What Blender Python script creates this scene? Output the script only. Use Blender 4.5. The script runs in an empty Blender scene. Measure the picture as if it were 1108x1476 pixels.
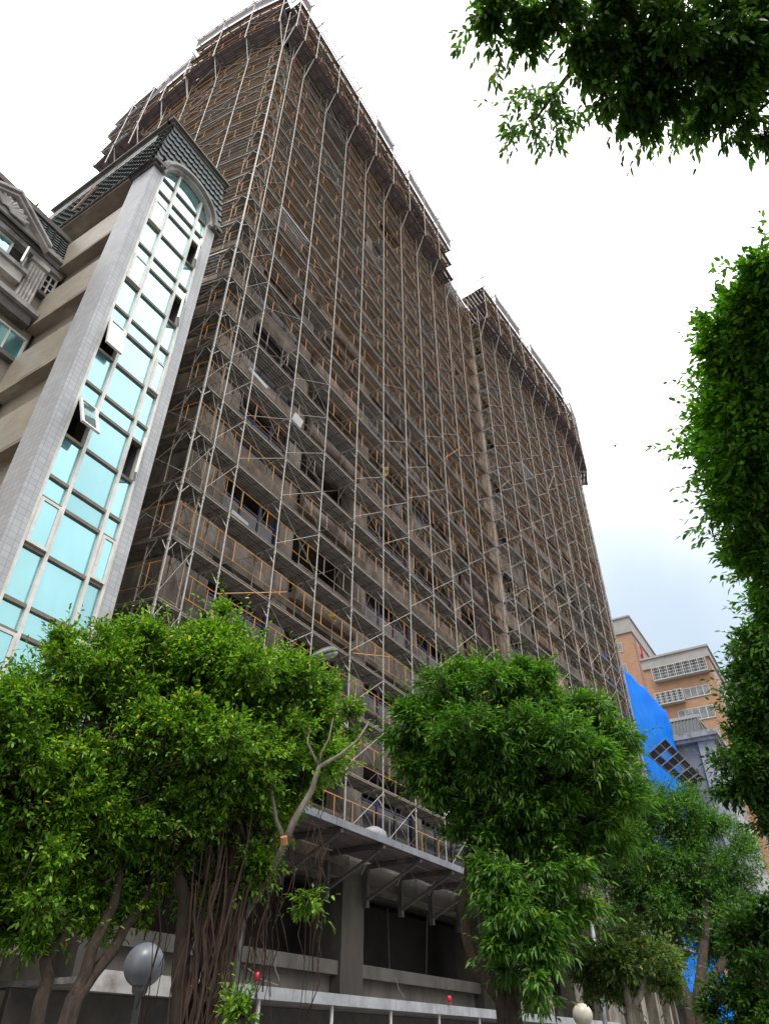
import bpy, math, random
import numpy as np
from math import sin, cos, pi, radians, sqrt, atan2
random.seed(7)
sc = bpy.context.scene
col = sc.collection

# ------------------------------------------------------------------ camera
F_PX, CX, CY = 1013.0, 554.0, 738.0
AZ, PITCH, CAM_H = radians(31.6), radians(37.7), 1.6
FW = np.array((cos(AZ)*cos(PITCH), sin(AZ)*cos(PITCH), sin(PITCH)))
RT = np.array((sin(AZ), -cos(AZ), 0.0))
UP = np.cross(RT, FW)
CAM = np.array((0.0, 0.0, CAM_H))

def ray(x, y):
    return FW + (x-CX)/F_PX*RT + (CY-y)/F_PX*UP
def onY(x, y, Y):
    d = ray(x, y); t = Y/d[1]; return CAM + d*t
def onX(x, y, X):
    d = ray(x, y); t = X/d[0]; return CAM + d*t
def at(x, y, dist):
    d = ray(x, y); return CAM + d/np.linalg.norm(d)*dist

cd = bpy.data.cameras.new('camera')
cam = bpy.data.objects.new('camera', cd); col.objects.link(cam)
cd.sensor_fit = 'VERTICAL'; cd.sensor_height = 24.0; cd.lens = 24.0*F_PX/1476.0
cd.clip_start = 0.05; cd.clip_end = 3000
cam.location = (0, 0, CAM_H)
cam.rotation_euler = (radians(90)+PITCH, 0, AZ-radians(90))
sc.camera = cam

# ------------------------------------------------------------------ materials
def srgb(r, g, b):
    f = lambda c: (c/255/12.92) if c/255 <= .04045 else ((c/255+.055)/1.055)**2.4
    return (f(r), f(g), f(b), 1)
class NT:
    def __init__(s, name):
        s.m = bpy.data.materials.new(name); s.m.use_nodes = True
        s.t = s.m.node_tree; s.n = s.t.nodes; s.l = s.t.links
        s.b = s.n['Principled BSDF']
    def node(s, kind, **kw):
        n = s.n.new(kind)
        for k, v in kw.items():
            if k in n.inputs.keys(): n.inputs[k].default_value = v
            else: setattr(n, k, v)
        return n
    def link(s, a, b): s.l.new(a, b)

def mixrgb(T, fac, c1, c2, mode='MIX'):
    n = T.node('ShaderNodeMix', data_type='RGBA', blend_type=mode)
    for idx, v in ((0, fac), (6, c1), (7, c2)):
        if hasattr(v, 'is_output') or isinstance(v, bpy.types.NodeSocket): T.link(v, n.inputs[idx])
        else: n.inputs[idx].default_value = v
    return n.outputs[2]
def noise(T, scale, detail=4, rough=.6, coord='Object', stretch=None):
    tc = T.node('ShaderNodeTexCoord')
    v = tc.outputs[coord]
    if stretch:
        mp = T.node('ShaderNodeMapping'); mp.inputs['Scale'].default_value = stretch
        T.link(v, mp.inputs[0]); v = mp.outputs[0]
    n = T.node('ShaderNodeTexNoise'); n.inputs['Scale'].default_value = scale
    n.inputs['Detail'].default_value = detail; n.inputs['Roughness'].default_value = rough
    T.link(v, n.inputs['Vector'])
    return n.outputs['Fac']
def ramp(T, fac, stops):
    r = T.node('ShaderNodeValToRGB')
    e = r.color_ramp.elements
    while len(e) < len(stops): e.new(.5)
    for i, (p, c) in enumerate(stops):
        e[i].position = p; e[i].color = c if len(c) == 4 else (*c, 1)
    T.link(fac, r.inputs[0])
    return r.outputs[0]
def mat(name, c1, c2=None, scale=3, rough=.7, metal=0, detail=5, stretch=None, bump=0, lo=.35, hi=.65, c3=None, s3=.6, coord='Object', spec=None):
    T = NT(name)
    T.b.inputs['Roughness'].default_value = rough; T.b.inputs['Metallic'].default_value = metal
    if spec is not None: T.b.inputs['Specular IOR Level'].default_value = spec
    c1 = (*c1[:3], 1)
    if c2 is None: T.b.inputs['Base Color'].default_value = c1
    else:
        f = noise(T, scale, detail, .65, coord, stretch)
        out = ramp(T, f, [(lo, c1), (hi, (*c2[:3], 1))])
        if c3 is not None:
            f3 = noise(T, s3, 6, .7, coord, stretch)
            k = ramp(T, f3, [(.5, (0, 0, 0, 1)), (.68, (1, 1, 1, 1))])
            out = mixrgb(T, k, out, (*c3[:3], 1))
        T.link(out, T.b.inputs['Base Color'])
        if bump:
            bp = T.node('ShaderNodeBump'); bp.inputs['Strength'].default_value = bump; bp.inputs['Distance'].default_value = .03
            T.link(f, bp.inputs['Height']); T.link(bp.outputs[0], T.b.inputs['Normal'])
    return T.m
def brick_mat(name, c1, c2, mortar, bw, bh, ms, axis='XZ', rough=.5, dirt=.25, offset=.5):
    T = NT(name)
    tc = T.node('ShaderNodeTexCoord'); sp = T.node('ShaderNodeSeparateXYZ'); cb = T.node('ShaderNodeCombineXYZ')
    T.link(tc.outputs['Object'], sp.inputs[0])
    ad = T.node('ShaderNodeMath', operation='ADD'); T.link(sp.outputs[0], ad.inputs[0]); T.link(sp.outputs[1], ad.inputs[1])
    T.link(ad.outputs[0], cb.inputs[0]); T.link(sp.outputs[2], cb.inputs[1])
    b = T.node('ShaderNodeTexBrick'); T.link(cb.outputs[0], b.inputs['Vector'])
    b.offset = offset
    b.inputs['Color1'].default_value = (*c1, 1); b.inputs['Color2'].default_value = (*c2, 1); b.inputs['Mortar'].default_value = (*mortar, 1)
    b.inputs['Scale'].default_value = 1; b.inputs['Brick Width'].default_value = bw; b.inputs['Row Height'].default_value = bh
    b.inputs['Mortar Size'].default_value = ms; b.inputs['Mortar Smooth'].default_value = .1
    f = noise(T, .9, 6, .7)
    k = ramp(T, f, [(.3, (1-dirt, 1-dirt, 1-dirt, 1)), (.7, (1, 1, 1, 1))])
    out = mixrgb(T, 1.0, b.outputs['Color'], k, 'MULTIPLY')
    T.link(out, T.b.inputs['Base Color']); T.b.inputs['Roughness'].default_value = rough
    return T.m
def leaf_mat(name, dark, mid, light, trans=.35, rough=.42):
    T = NT(name)
    g = T.node('ShaderNodeNewGeometry')
    c = ramp(T, g.outputs['Random Per Island'], [(0, dark), (.55, mid), (.975, light), (.99, (light[0]*1.9, light[1]*1.05, light[2]))])
    f = noise(T, .9, 3, .6)
    k = ramp(T, f, [(.35, (.75, .8, .8, 1)), (.65, (1.12, 1.08, .95, 1))])
    c = mixrgb(T, 1.0, c, k, 'MULTIPLY')
    T.link(c, T.b.inputs['Base Color']); T.b.inputs['Roughness'].default_value = rough
    T.b.inputs['Specular IOR Level'].default_value = .4
    tr = T.node('ShaderNodeBsdfTranslucent')
    c2 = mixrgb(T, 1.0, c, (1.7, 1.9, .7, 1), 'MULTIPLY'); T.link(c2, tr.inputs[0])
    mx = T.node('ShaderNodeMixShader'); mx.inputs[0].default_value = trans
    T.link(T.b.outputs[0], mx.inputs[1]); T.link(tr.outputs[0], mx.inputs[2])
    T.link(mx.outputs[0], T.n['Material Output'].inputs[0])
    return T.m
def glass_mat(name, tint, base, rough=.06, k=.75):
    T = NT(name)
    f = noise(T, 1.4, 4, .6)
    c = ramp(T, f, [(.35, (base[0]*.8, base[1]*.8, base[2]*.85, 1)), (.7, (*base, 1))])
    T.link(c, T.b.inputs['Base Color']); T.b.inputs['Roughness'].default_value = .25
    gl = T.node('ShaderNodeBsdfGlossy'); gl.inputs['Color'].default_value = (*tint, 1); gl.inputs['Roughness'].default_value = rough
    gmix = T.node('ShaderNodeMix', data_type='RGBA'); gmix.inputs[7].default_value = (.76, .98, .97, 1) if k > .5 else (*tint, 1)
    lw0 = T.node('ShaderNodeLayerWeight'); lw0.inputs['Blend'].default_value = .5
    mr0 = T.node('ShaderNodeMapRange'); T.link(lw0.outputs['Facing'], mr0.inputs[0]); mr0.inputs['From Min'].default_value = .27; mr0.inputs['From Max'].default_value = .62
    T.link(mr0.outputs[0], gmix.inputs[0]); T.link(gmix.outputs[2], gl.inputs['Color'])
    f2 = noise(T, .8, 6, .7, stretch=(1, 1, .3)); T.link(mixrgb(T, ramp(T, f2, [(.35, (0, 0, 0, 1)), (.7, (1, 1, 1, 1))]), (tint[0]*.86, tint[1]*.9, tint[2]*.92, 1), (*tint, 1)), gmix.inputs[6])
    bpn = T.node('ShaderNodeBump'); bpn.inputs['Strength'].default_value = .25; bpn.inputs['Distance'].default_value = .02; T.link(noise(T, .9, 2, .5), bpn.inputs['Height']); T.link(bpn.outputs[0], gl.inputs['Normal'])
    lw = T.node('ShaderNodeLayerWeight'); lw.inputs['Blend'].default_value = .55
    mr = T.node('ShaderNodeMapRange'); T.link(lw.outputs['Facing'], mr.inputs[0])
    mr.inputs['To Min'].default_value = k*.45; mr.inputs['To Max'].default_value = min(1, k*1.35)
    mx = T.node('ShaderNodeMixShader'); T.link(mr.outputs[0], mx.inputs[0])
    T.link(T.b.outputs[0], mx.inputs[1]); T.link(gl.outputs[0], mx.inputs[2])
    T.link(mx.outputs[0], T.n['Material Output'].inputs[0])
    return T.m

M = {}
M['steel'] = mat('galvanised_tube', (.48, .46, .43), (.3, .275, .25), 9, .5, .15)
M['steel_old'] = mat('weathered_tube', (.34, .3, .255), (.24, .165, .105), 6, .6, .1)
M['orange'] = mat('rusty_orange_paint', (.66, .31, .06), (.34, .15, .05), 1.6, .6, 0, c3=(.4, .33, .2), s3=.8)
M['yellow'] = mat('yellow_paint', (.55, .4, .08), (.4, .27, .08), 3, .6)
M['deck'] = mat('deck_underside', (.25, .23, .21), (.14, .122, .108), 2.2, .6, .1, c3=(.2, .125, .075), s3=.45)
M['plank'] = mat('bright_plank', (.5, .51, .54), (.32, .33, .35), 2, .5, .3)
M['soffit'] = mat('plywood_soffit', (.15, .12, .125), (.085, .065, .068), 1.5, .8, stretch=(1, 3, 1))
M['concrete'] = mat('raw_concrete', (.28, .245, .21), (.15, .128, .11), 1.7, .9, bump=.3, lo=.4, hi=.6, c3=(.085, .068, .058), s3=.7, stretch=(1, 1, .35))
M['concrete_base'] = mat('shaded_base_concrete', (.115, .103, .09), (.065, .058, .052), 1.0, .9, bump=.3, c3=(.05, .045, .04), s3=.5, stretch=(1, 1, .35))  # base tone darkened to carry the shade under platform and trees
M['dado'] = mat('shaded_dado', (.19, .17, .148), (.115, .103, .092), .9, .9, bump=.3, c3=(.08, .072, .065), s3=.6, stretch=(1, 1, .35))  # shade of platform and trees put into the dado colour
M['edge'] = mat('grey_edge_board', (.24, .26, .29), (.14, .15, .17), 1.5, .6)
M['concrete_light'] = mat('light_concrete', (.44, .385, .32), (.26, .225, .185), 1.6, .9, bump=.3, lo=.4, hi=.6, c3=(.13, .11, .09), s3=.9, stretch=(1, 1, .4))
M['parapet'] = mat('brown_render', (.24, .185, .155), (.12, .088, .074), 1.7, .9, lo=.4, hi=.6, c3=(.31, .26, .215), s3=.6)
M['form'] = mat('brown_formwork', (.15, .085, .06), (.085, .055, .045), 1.2, .85, c3=(.17, .14, .125), s3=.35)
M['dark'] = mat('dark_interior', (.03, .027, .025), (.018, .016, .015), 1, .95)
M['frame_dark'] = mat('blue_film_frame', (.035, .035, .11), (.02, .02, .045), 1.2, .5)
M['glass_dark'] = glass_mat('dark_glass', (.2, .2, .28), (.012, .012, .02), .1, .04)
M['tile_pillar'] = brick_mat('pillar_tile', (.45, .455, .475), (.385, .39, .41), (.3, .3, .315), .15, .13, .007, dirt=.22, offset=0)
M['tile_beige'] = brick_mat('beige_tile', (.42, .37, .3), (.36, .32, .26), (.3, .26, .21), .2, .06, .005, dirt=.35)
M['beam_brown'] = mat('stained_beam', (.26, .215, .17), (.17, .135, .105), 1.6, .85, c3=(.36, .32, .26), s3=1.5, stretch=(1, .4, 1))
M['cornice'] = mat('grey_stone', (.36, .35, .34), (.22, .215, .205), 2.5, .8, c3=(.08, .075, .07), s3=1.2)
M['cornice_light'] = mat('pale_stone', (.52, .5, .48), (.36, .34, .33), 2.5, .8, c3=(.2, .18, .17), s3=1.5)
M['cornice_dark'] = mat('dark_moulding', (.13, .118, .11), (.075, .068, .064), 2.5, .7)
M['roof_tile'] = mat('dark_green_roof_tile', (.085, .1, .098), (.05, .06, .062), 4, .55)
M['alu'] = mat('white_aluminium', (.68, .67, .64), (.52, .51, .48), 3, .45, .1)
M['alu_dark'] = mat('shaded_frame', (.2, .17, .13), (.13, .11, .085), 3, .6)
M['glass_teal'] = glass_mat('teal_glass', (.44, .76, .79), (.1, .3, .32), .04, .8)
M['glass_teal2'] = glass_mat('dusty_teal_glass', (.37, .65, .69), (.09, .27, .29), .14, .74)
M['brick'] = brick_mat('brown_wall_tile', (.4, .205, .105), (.33, .17, .09), (.26, .17, .12), .5, .14, .012, dirt=.2)
M['brick_side'] = brick_mat('red_wall_tile', (.3, .15, .1), (.27, .13, .09), (.22, .14, .11), .5, .14, .012, dirt=.2)
M['grey_wall'] = mat('grey_render', (.22, .225, .25), (.17, .175, .195), .5, .85)
M['grey_pale'] = mat('pale_render', (.36, .36, .37), (.3, .3, .31), .5, .85)
M['parapet_grey'] = mat('grey_parapet', (.32, .31, .3), (.25, .24, .23), .4, .85)
M['win_far'] = mat('far_window_glass', (.1, .11, .12), (.2, .21, .22), 1.2, .2)
M['white'] = mat('white_paint', (.7, .7, .7), (.55, .55, .55), 2, .5)
M['far_white'] = mat('dull_white_frame', (.42, .42, .42), (.33, .33, .33), 2, .6)
M['red'] = mat('red_lamp', (.55, .015, .03), (.4, .01, .02), 8, .3)
M['lampgrey'] = mat('lamp_housing', (.11, .12, .115), (.07, .08, .075), 6, .45)
M['lampglass'] = mat('lamp_cover', (.3, .32, .3), (.24, .26, .25), 6, .15)
M['globe'] = mat('cream_globe', (.6, .56, .45), (.5, .46, .38), 3, .3)
M['globe_grey'] = mat('grey_globe', (.17, .185, .21), (.12, .13, .15), 3, .35)
M['pole'] = mat('steel_blue_pole', (.27, .31, .34), (.18, .2, .22), 5, .5, .2)
M['bark'] = mat('brown_bark', (.065, .045, .032), (.022, .015, .011), 7, .95, bump=1.0, stretch=(3, 3, .6))
M['bark_pale'] = mat('pale_bark', (.24, .21, .17), (.12, .1, .08), 6, .9, bump=.6, stretch=(2, 2, .6))
M['root'] = mat('red_brown_root', (.065, .034, .023), (.028, .017, .012), 6, .9)
M['cut'] = mat('cut_wood', (.5, .22, .1), (.4, .18, .08), 9, .8)
M['asphalt'] = mat('asphalt', (.05, .05, .052), (.035, .035, .036), 12, .9, bump=.3)
M['paving'] = mat('pavement_slab', (.22, .21, .2), (.15, .145, .14), 2, .9)
M['kerb'] = mat('kerb_stone', (.3, .29, .28), (.22, .21, .2), 3, .9)
M['fan'] = mat('dark_fan_panel', (.016, .016, .018), (.01, .01, .012), 2, 1.0, spec=.0)
M['fan_rib'] = mat('fan_rib', (.13, .125, .11), (.09, .085, .08), 3, .6)
M['bundle'] = mat('grey_sack', (.35, .35, .38), (.22, .22, .24), 5, .8)
M['bird'] = mat('dark_feather', (.03, .03, .035), (.02, .02, .02), 9, .8)
M['bpipe'] = mat('rusty_pipe', (.4, .2, .13), (.3, .24, .2), 7, .6)
# blue tarpaulin with wrinkles
T = NT('blue_tarpaulin')
f = noise(T, .55, 6, .6, stretch=(1, 1, .7)); c = ramp(T, f, [(.3, (.0, .2, .78, 1)), (.7, (.003, .31, .96, 1))])
T.link(c, T.b.inputs['Base Color']); T.b.inputs['Roughness'].default_value = .7; T.b.inputs['Specular IOR Level'].default_value = .12
bp = T.node('ShaderNodeBump'); bp.inputs['Strength'].default_value = .5; bp.inputs['Distance'].default_value = .2
T.link(f, bp.inputs['Height']); T.link(bp.outputs[0], T.b.inputs['Normal'])
tr = T.node('ShaderNodeBsdfTranslucent'); tr.inputs[0].default_value = (.0, .25, .95, 1)
mx = T.node('ShaderNodeMixShader'); mx.inputs[0].default_value = .35
T.link(T.b.outputs[0], mx.inputs[1]); T.link(tr.outputs[0], mx.inputs[2]); T.link(mx.outputs[0], T.n['Material Output'].inputs[0])
M['tarp'] = T.m
M['leaf_left'] = leaf_mat('ficus_leaf', (.03, .085, .007), (.1, .225, .016), (.26, .43, .045))
M['leaf_left2'] = leaf_mat('shrubby_leaf', (.015, .05, .006), (.04, .12, .012), (.12, .26, .03))
M['leaf_mango'] = leaf_mat('long_leaf', (.024, .08, .01), (.06, .17, .018), (.16, .31, .045))
M['leaf_feather'] = leaf_mat('fine_leaf', (.025, .08, .015), (.06, .17, .03), (.14, .3, .05))
M['leaf_varieg'] = leaf_mat('variegated_leaf', (.03, .07, .015), (.07, .14, .03), (.2, .26, .09))
M['leaf_right'] = leaf_mat('glossy_leaf', (.022, .08, .008), (.06, .175, .014), (.13, .29, .025), .5)
M['leaf_dark'] = leaf_mat('dark_leaf', (.014, .05, .008), (.035, .1, .015), (.08, .18, .025), .4)
M['leaf_top'] = leaf_mat('overhead_leaf', (.025, .065, .015), (.05, .12, .025), (.1, .2, .035), .55)

# ------------------------------------------------------------------ mesh helpers
class MB:
    def __init__(s): s.v = []; s.f = []
    def add(s, vs, fs):
        o = len(s.v); s.v.extend([tuple(map(float, p)) for p in vs]); s.f.extend([tuple(i+o for i in q) for q in fs]); return s
    def box(s, x0, x1, y0, y1, z0, z1):
        return s.add([(x0,y0,z0),(x1,y0,z0),(x1,y1,z0),(x0,y1,z0),(x0,y0,z1),(x1,y0,z1),(x1,y1,z1),(x0,y1,z1)],
              [(0,3,2,1),(4,5,6,7),(0,1,5,4),(1,2,6,5),(2,3,7,6),(3,0,4,7)])
    def hexa(s, p):      # 8 free corners, same order as box
        return s.add(p, [(0,3,2,1),(4,5,6,7),(0,1,5,4),(1,2,6,5),(2,3,7,6),(3,0,4,7)])
    def prism(s, poly, axis, a, b):   # poly of 2-D points extruded along axis
        def P(u, v, w):
            return {'x': (w,u,v), 'y': (u,w,v), 'z': (u,v,w)}[axis]
        n = len(poly)
        vs = [P(u,v,a) for u,v in poly]+[P(u,v,b) for u,v in poly]
        fs = [tuple(range(n)), tuple(range(2*n-1, n-1, -1))]+[(i,(i+1)%n,(i+1)%n+n,i+n) for i in range(n)]
        return s.add(vs, fs)
    def tube(s, pts, r, n=6, cap=True):
        pts = [np.array(p, float) for p in pts]
        rs = r if hasattr(r, '__len__') else [r]*len(pts)
        rings = []
        prev = None
        for i, p in enumerate(pts):
            d = pts[min(i+1, len(pts)-1)]-pts[max(i-1, 0)]
            d = d/(np.linalg.norm(d)+1e-9)
            if prev is None:
                a = np.cross(d, (0,0,1)) if abs(d[2]) < .9 else np.cross(d, (1,0,0))
            else: a = prev-d*np.dot(prev, d)
            a = a/(np.linalg.norm(a)+1e-9); prev = a; b = np.cross(d, a)
            rings.append([p+rs[i]*(cos(2*pi*k/n)*a+sin(2*pi*k/n)*b) for k in range(n)])
        vs = [q for R in rings for q in R]; fs = []
        for i in range(len(rings)-1):
            for k in range(n):
                fs.append((i*n+k, i*n+(k+1)%n, (i+1)*n+(k+1)%n, (i+1)*n+k))
        if cap: fs += [tuple(range(n-1, -1, -1)), tuple((len(rings)-1)*n+k for k in range(n))]
        return s.add(vs, fs)
    def lathe(s, prof, c=(0,0,0), n=20):
        vs = []; fs = []
        for r, z in prof:
            for k in range(n): vs.append((c[0]+r*cos(2*pi*k/n), c[1]+r*sin(2*pi*k/n), c[2]+z))
        for i in range(len(prof)-1):
            for k in range(n): fs.append((i*n+k, i*n+(k+1)%n, (i+1)*n+(k+1)%n, (i+1)*n+k))
        fs += [tuple(range(n-1,-1,-1)), tuple((len(prof)-1)*n+k for k in range(n))]
        return s.add(vs, fs)
    def mesh(s, name, m, smooth=False):
        me = bpy.data.meshes.new(name); me.from_pydata(s.v, [], s.f); me.materials.append(m)
        if smooth: me.polygons.foreach_set('use_smooth', [True]*len(me.polygons))
        me.update(); return me
    def build(s, name, m, parent=None, smooth=False):
        o = bpy.data.objects.new(name, s.mesh(name, m, smooth)); col.objects.link(o)
        if parent: o.parent = parent
        return o

def tag(o, label=None, cat=None, group=None, kind=None):
    for k, v in (('label', label), ('category', cat), ('group', group), ('kind', kind)):
        if v: o[k] = v
    return o
def thing(name, label, cat, group=None, loc=(0,0,0)):
    o = bpy.data.objects.new(name, None); o.location = loc; o.empty_display_size = .3
    col.objects.link(o); tag(o, label, cat, group); return o

def place_many(name, mb, m, transforms, parent, limit=100, mats=None):
    """transforms: (x, y, z, rot, sx); nearest `limit` become objects, the rest one mesh."""
    tr = sorted(transforms, key=lambda t: (t[0]**2+t[1]**2+(t[2]-CAM_H)**2))
    me = mb.mesh(name, m)
    near = tr if len(tr) <= limit+3 else tr[:limit]
    for t in near:
        o = bpy.data.objects.new(name, me); o.location = t[:3]; o.rotation_euler = (0, 0, t[3]); o.scale = (t[4], 1, 1)
        col.objects.link(o); o.parent = parent
    rest = tr[len(near):]
    if rest:
        V = np.array(mb.v); n = len(V); vs = []; fs = []
        for i, t in enumerate(rest):
            c, s = cos(t[3]), sin(t[3]); x = V[:,0]*t[4]; y = V[:,1]
            vs.append(np.stack([x*c-y*s+t[0], x*s+y*c+t[1], V[:,2]+t[2]], 1))
            fs += [tuple(k+i*n for k in f) for f in mb.f]
        me2 = bpy.data.meshes.new(name); me2.from_pydata(np.concatenate(vs).tolist(), [], fs); me2.materials.append(m); me2.update()
        o = bpy.data.objects.new(name, me2); col.objects.link(o); o.parent = parent; o['kind'] = 'stuff'

# ------------------------------------------------------------------ ground
def flat(name, x0, x1, y0, y1, z, m):
    mb = MB().add([(x0,y0,z),(x1,y0,z),(x1,y1,z),(x0,y1,z)], [(0,1,2,3)])
    return tag(mb.build(name, m), kind='structure')
flat('ground', -1500, 1500, -1500, 1500, -.02, M['paving'])
tag(MB().box(-300, 600, -13.0, -1.2, -.016, .0).build('road', M['asphalt']), kind='structure')
tag(MB().box(-300, 600, -.95, 12.0, -.016, .13).build('pavement', M['paving']), kind='structure')
tag(MB().box(-300, 600, -1.2, -.952, -.016, .135).build('kerb', M['kerb']), kind='structure')

# ------------------------------------------------------------------ scaffolding
LIFT, Z0 = 1.70, 6.01
W = .72
# prototypes: x along the bay 0..1.9, y inward, z up from deck level
B = 1.9
p_deck = MB()
for k in range(2):
    y0 = .06+k*.315
    for j in range(3):
        p_deck.box(.03, B-.03, y0+.01+j*.097, y0+.095+j*.097, -.02, .0)
    p_deck.box(.03, B-.03, y0, y0+.02, -.06, .001); p_deck.box(.03, B-.03, y0+.275, y0+.295, -.06, .001)
    for xx in (.4, .95, 1.5): p_deck.box(xx-.02, xx+.02, y0+.021, y0+.274, -.045, -.021)
p_rail = MB()
for z in (.36, .96): p_rail.tube([(0, .04, z), (B, .04, z)], .0145, 5)
for x in (.42, 1.48): p_rail.tube([(x, .04, .34), (x, .04, .98)], .012, 5)
p_brace = MB()
p_brace.tube([(0, W-.02, .15), (B, W-.02, LIFT-.1)], .010, 4); p_brace.tube([(0, W+.012, LIFT-.1), (B, W+.012, .15)], .010, 4)
p_brace.tube([(0, W+.04, .85), (B, W+.04, .85)], .011, 4)
p_brace_out = MB()
p_brace_out.tube([(0, -.02, .12), (B, -.02, LIFT-.12)], .0095, 4); p_brace_out.tube([(0, .012, LIFT-.12), (B, .012, .12)], .0095, 4)
p_ledger = MB(); p_ledger.tube([(0, 0, -.04), (B, 0, -.04)], .02, 5)
p_frame = MB()    # transom with its knee bracket at a column
p_frame.tube([(0, 0, -.03), (0, W, -.03)], .022, 5); p_frame.tube([(0, .03, -.5), (0, .3, -.05)], .014, 4)
p_frame.tube([(0, W-.03, -.5), (0, W-.3, -.05)], .014, 4)

def std(x, y, z0, z1, parent, r=.0215, name='standard', m='steel'):
    mb = MB().tube([(x, y, z0), (x, y, z1)], r, 6)
    z = z0+LIFT*.93
    while z < z1-.2:      # couplers
        mb.tube([(x, y, z-.04), (x, y, z+.04)], r+.012, 6); z += LIFT
    return mb.build(name, M[m], parent)

def scaffold(root, pts, n0, n1, over=None, seed=0, out_brace=0.0, orange_p=.8, close_start=False, zt=None, z_end=None):
    rnd = random.Random(seed)
    T = dict(deck=[], plank=[], rail=[], gal=[], brace=[], ob=[], ledger=[], frame=[])
    for i in range(len(pts)-1):
        (x0, y0), (x1, y1) = pts[i], pts[i+1]
        L = sqrt((x1-x0)**2+(y1-y0)**2); rot = atan2(y1-y0, x1-x0)
        for n in range(n0, n1+1):
            z = Z0+LIFT*n; t = (x0, y0, z+rnd.uniform(-.018, .018), rot+rnd.uniform(-.006, .006), L/B)
            if rnd.random() < .97: T['plank' if rnd.random() < .004 else 'deck'].append(t)
            if n < n1 or True:
                hi = n > 8
                if rnd.random() < (.96 if hi else .9): (T['rail'] if rnd.random() < orange_p else T['gal']).append(t)
            if n < n1:
                if rnd.random() < .85: T['brace'].append(t)
                if rnd.random() < out_brace: T['ob'].append(t)
            T['ledger'].append(t)
            if n < n1 and rnd.random() < .06:      # loose tubes tied across a bay at odd angles
                c_, s_ = cos(rot), sin(rot); za, zb = z+rnd.uniform(0, .9), z+rnd.uniform(.4, 2.6); xb = rnd.uniform(.6, 1.7)*L
                o_ = -rnd.uniform(.03, .1)
                MB().tube([(x0-s_*o_, y0+c_*o_, za), (x0+c_*xb-s_*o_*2, y0+s_*xb+c_*o_*2, zb)], .013, 5).build('loose_tube', M['steel' if rnd.random() < .6 else 'orange'], root)
    nx = []
    for i, (x, y) in enumerate(pts):
        a = pts[max(i-1, 0)]; b = pts[min(i+1, len(pts)-1)]
        rot = atan2(b[1]-a[1], b[0]-a[0]); inn = (-sin(rot), cos(rot)); nx.append((rot, inn))
        ztop = Z0+LIFT*n1+1.15
        std(x, y, Z0+LIFT*n0-.1, ztop, root)
        std(x+inn[0]*W, y+inn[1]*W, Z0+LIFT*n0-.1, ztop-.8, root, .019, 'inner_standard', 'steel_old')
        for n in range(n0, n1+1): T['frame'].append((x, y, Z0+LIFT*n, rot, 1))
    place_many('deck_board', p_deck, M['deck'], T['deck'], root)
    if T['plank']: place_many('bright_plank', p_deck, M['plank'], T['plank'], root)
    place_many('guard_rail', p_rail, M['orange'], T['rail'], root)
    place_many('grey_guard_rail', p_rail, M['steel_old'], T['gal'], root)
    place_many('cross_brace', p_brace, M['steel_old'], T['brace'], root)
    if T['ob']: place_many('outer_cross_brace', p_brace_out, M['steel'], T['ob'], root)
    place_many('ledger', p_ledger, M['steel_old'], T['ledger'], root)
    place_many('frame_transom', p_frame, M['steel'], T['frame'], root)
    # cantilevered head of the scaffold
    for (i0, i1, nb, nt, off) in (over if isinstance(over, list) else [over] if over else []):
        zb = Z0+LIFT*nb
        O = []
        for i in range(i0, i1+1):
            rot, inn = nx[i]; x, y = pts[i]; ox, oy = x-inn[0]*off, y-inn[1]*off
            O.append((ox, oy))
            ex = rnd.uniform(-.1, .3)
            MB().tube([(ox, oy, zb-.25), (ox, oy, Z0+LIFT*nt+1.2+ex)], .024, 6).build('outer_standard', M['steel'], root)
            MB().tube([(x, y, zb-1.75), (ox, oy, zb+.35)], .024, 6).build('bracket_strut', M['steel'], root)
            mb = MB()
            for n in range(nb, nt+1): mb.tube([(ox, oy, Z0+LIFT*n-.03), (x, y, Z0+LIFT*n-.03)], .022, 5)
            mb.build('bracket_arm', M['steel_old'], root)
            if rnd.random() < .8:
                c = (ox-inn[0]*.25, oy-inn[1]*.25)
                MB().tube([(x, y, Z0+LIFT*nt+.9), (c[0], c[1], Z0+LIFT*nt+1.05)], .035, 5).build('capping_tube', M['steel'], root)
        so, rl, tp, sc_ = [], [], [], []
        for k in range(len(O)-1):
            (x0, y0), (x1, y1) = O[k], O[k+1]
            L = sqrt((x1-x0)**2+(y1-y0)**2); rot = atan2(y1-y0, x1-x0)
            for n in range(nb, nt+1):
                t = (x0, y0, Z0+LIFT*n, rot, L/B)
                so.append(t); 
                if rnd.random() < .95: rl.append(t)
                if rnd.random() < .75: sc_.append(t)
            if rnd.random() < .85: tp.append((x0, y0, Z0+LIFT*nt, rot, L/B))
        s = MB()
        WO = off+1.1
        for j in range(7): s.box(.02, B-.02, .03+j*WO/7, .03+(j+.93)*WO/7, -.03, .0)
        for xx in (.3, .95, 1.6): s.box(xx-.04, xx+.04, .03, off, -.1, -.031)
        place_many('soffit_board', s, M['soffit'], so, root)
        place_many('head_guard_rail', p_rail, M['orange'], rl, root)
        place_many('head_cross_brace', p_brace_out, M['steel'], sc_, root)
        tb = MB().box(.05, B-.05, -.03, -.005, .02, .2); tb.tube([(0, -.05, 1.12), (B, -.05, 1.12)], .024, 5)
        mp_ = MB()
        for j in range(5): mp_.box(.04, B-.04, -.028, -.008, .24+.17*j, .38+.17*j)
        place_many('edge_screen', mp_, M['soffit'], [t for t in tp if rnd.random() < .7], root)
        place_many('toe_board', tb, M['edge'], tp, root)
    return nx

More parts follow.
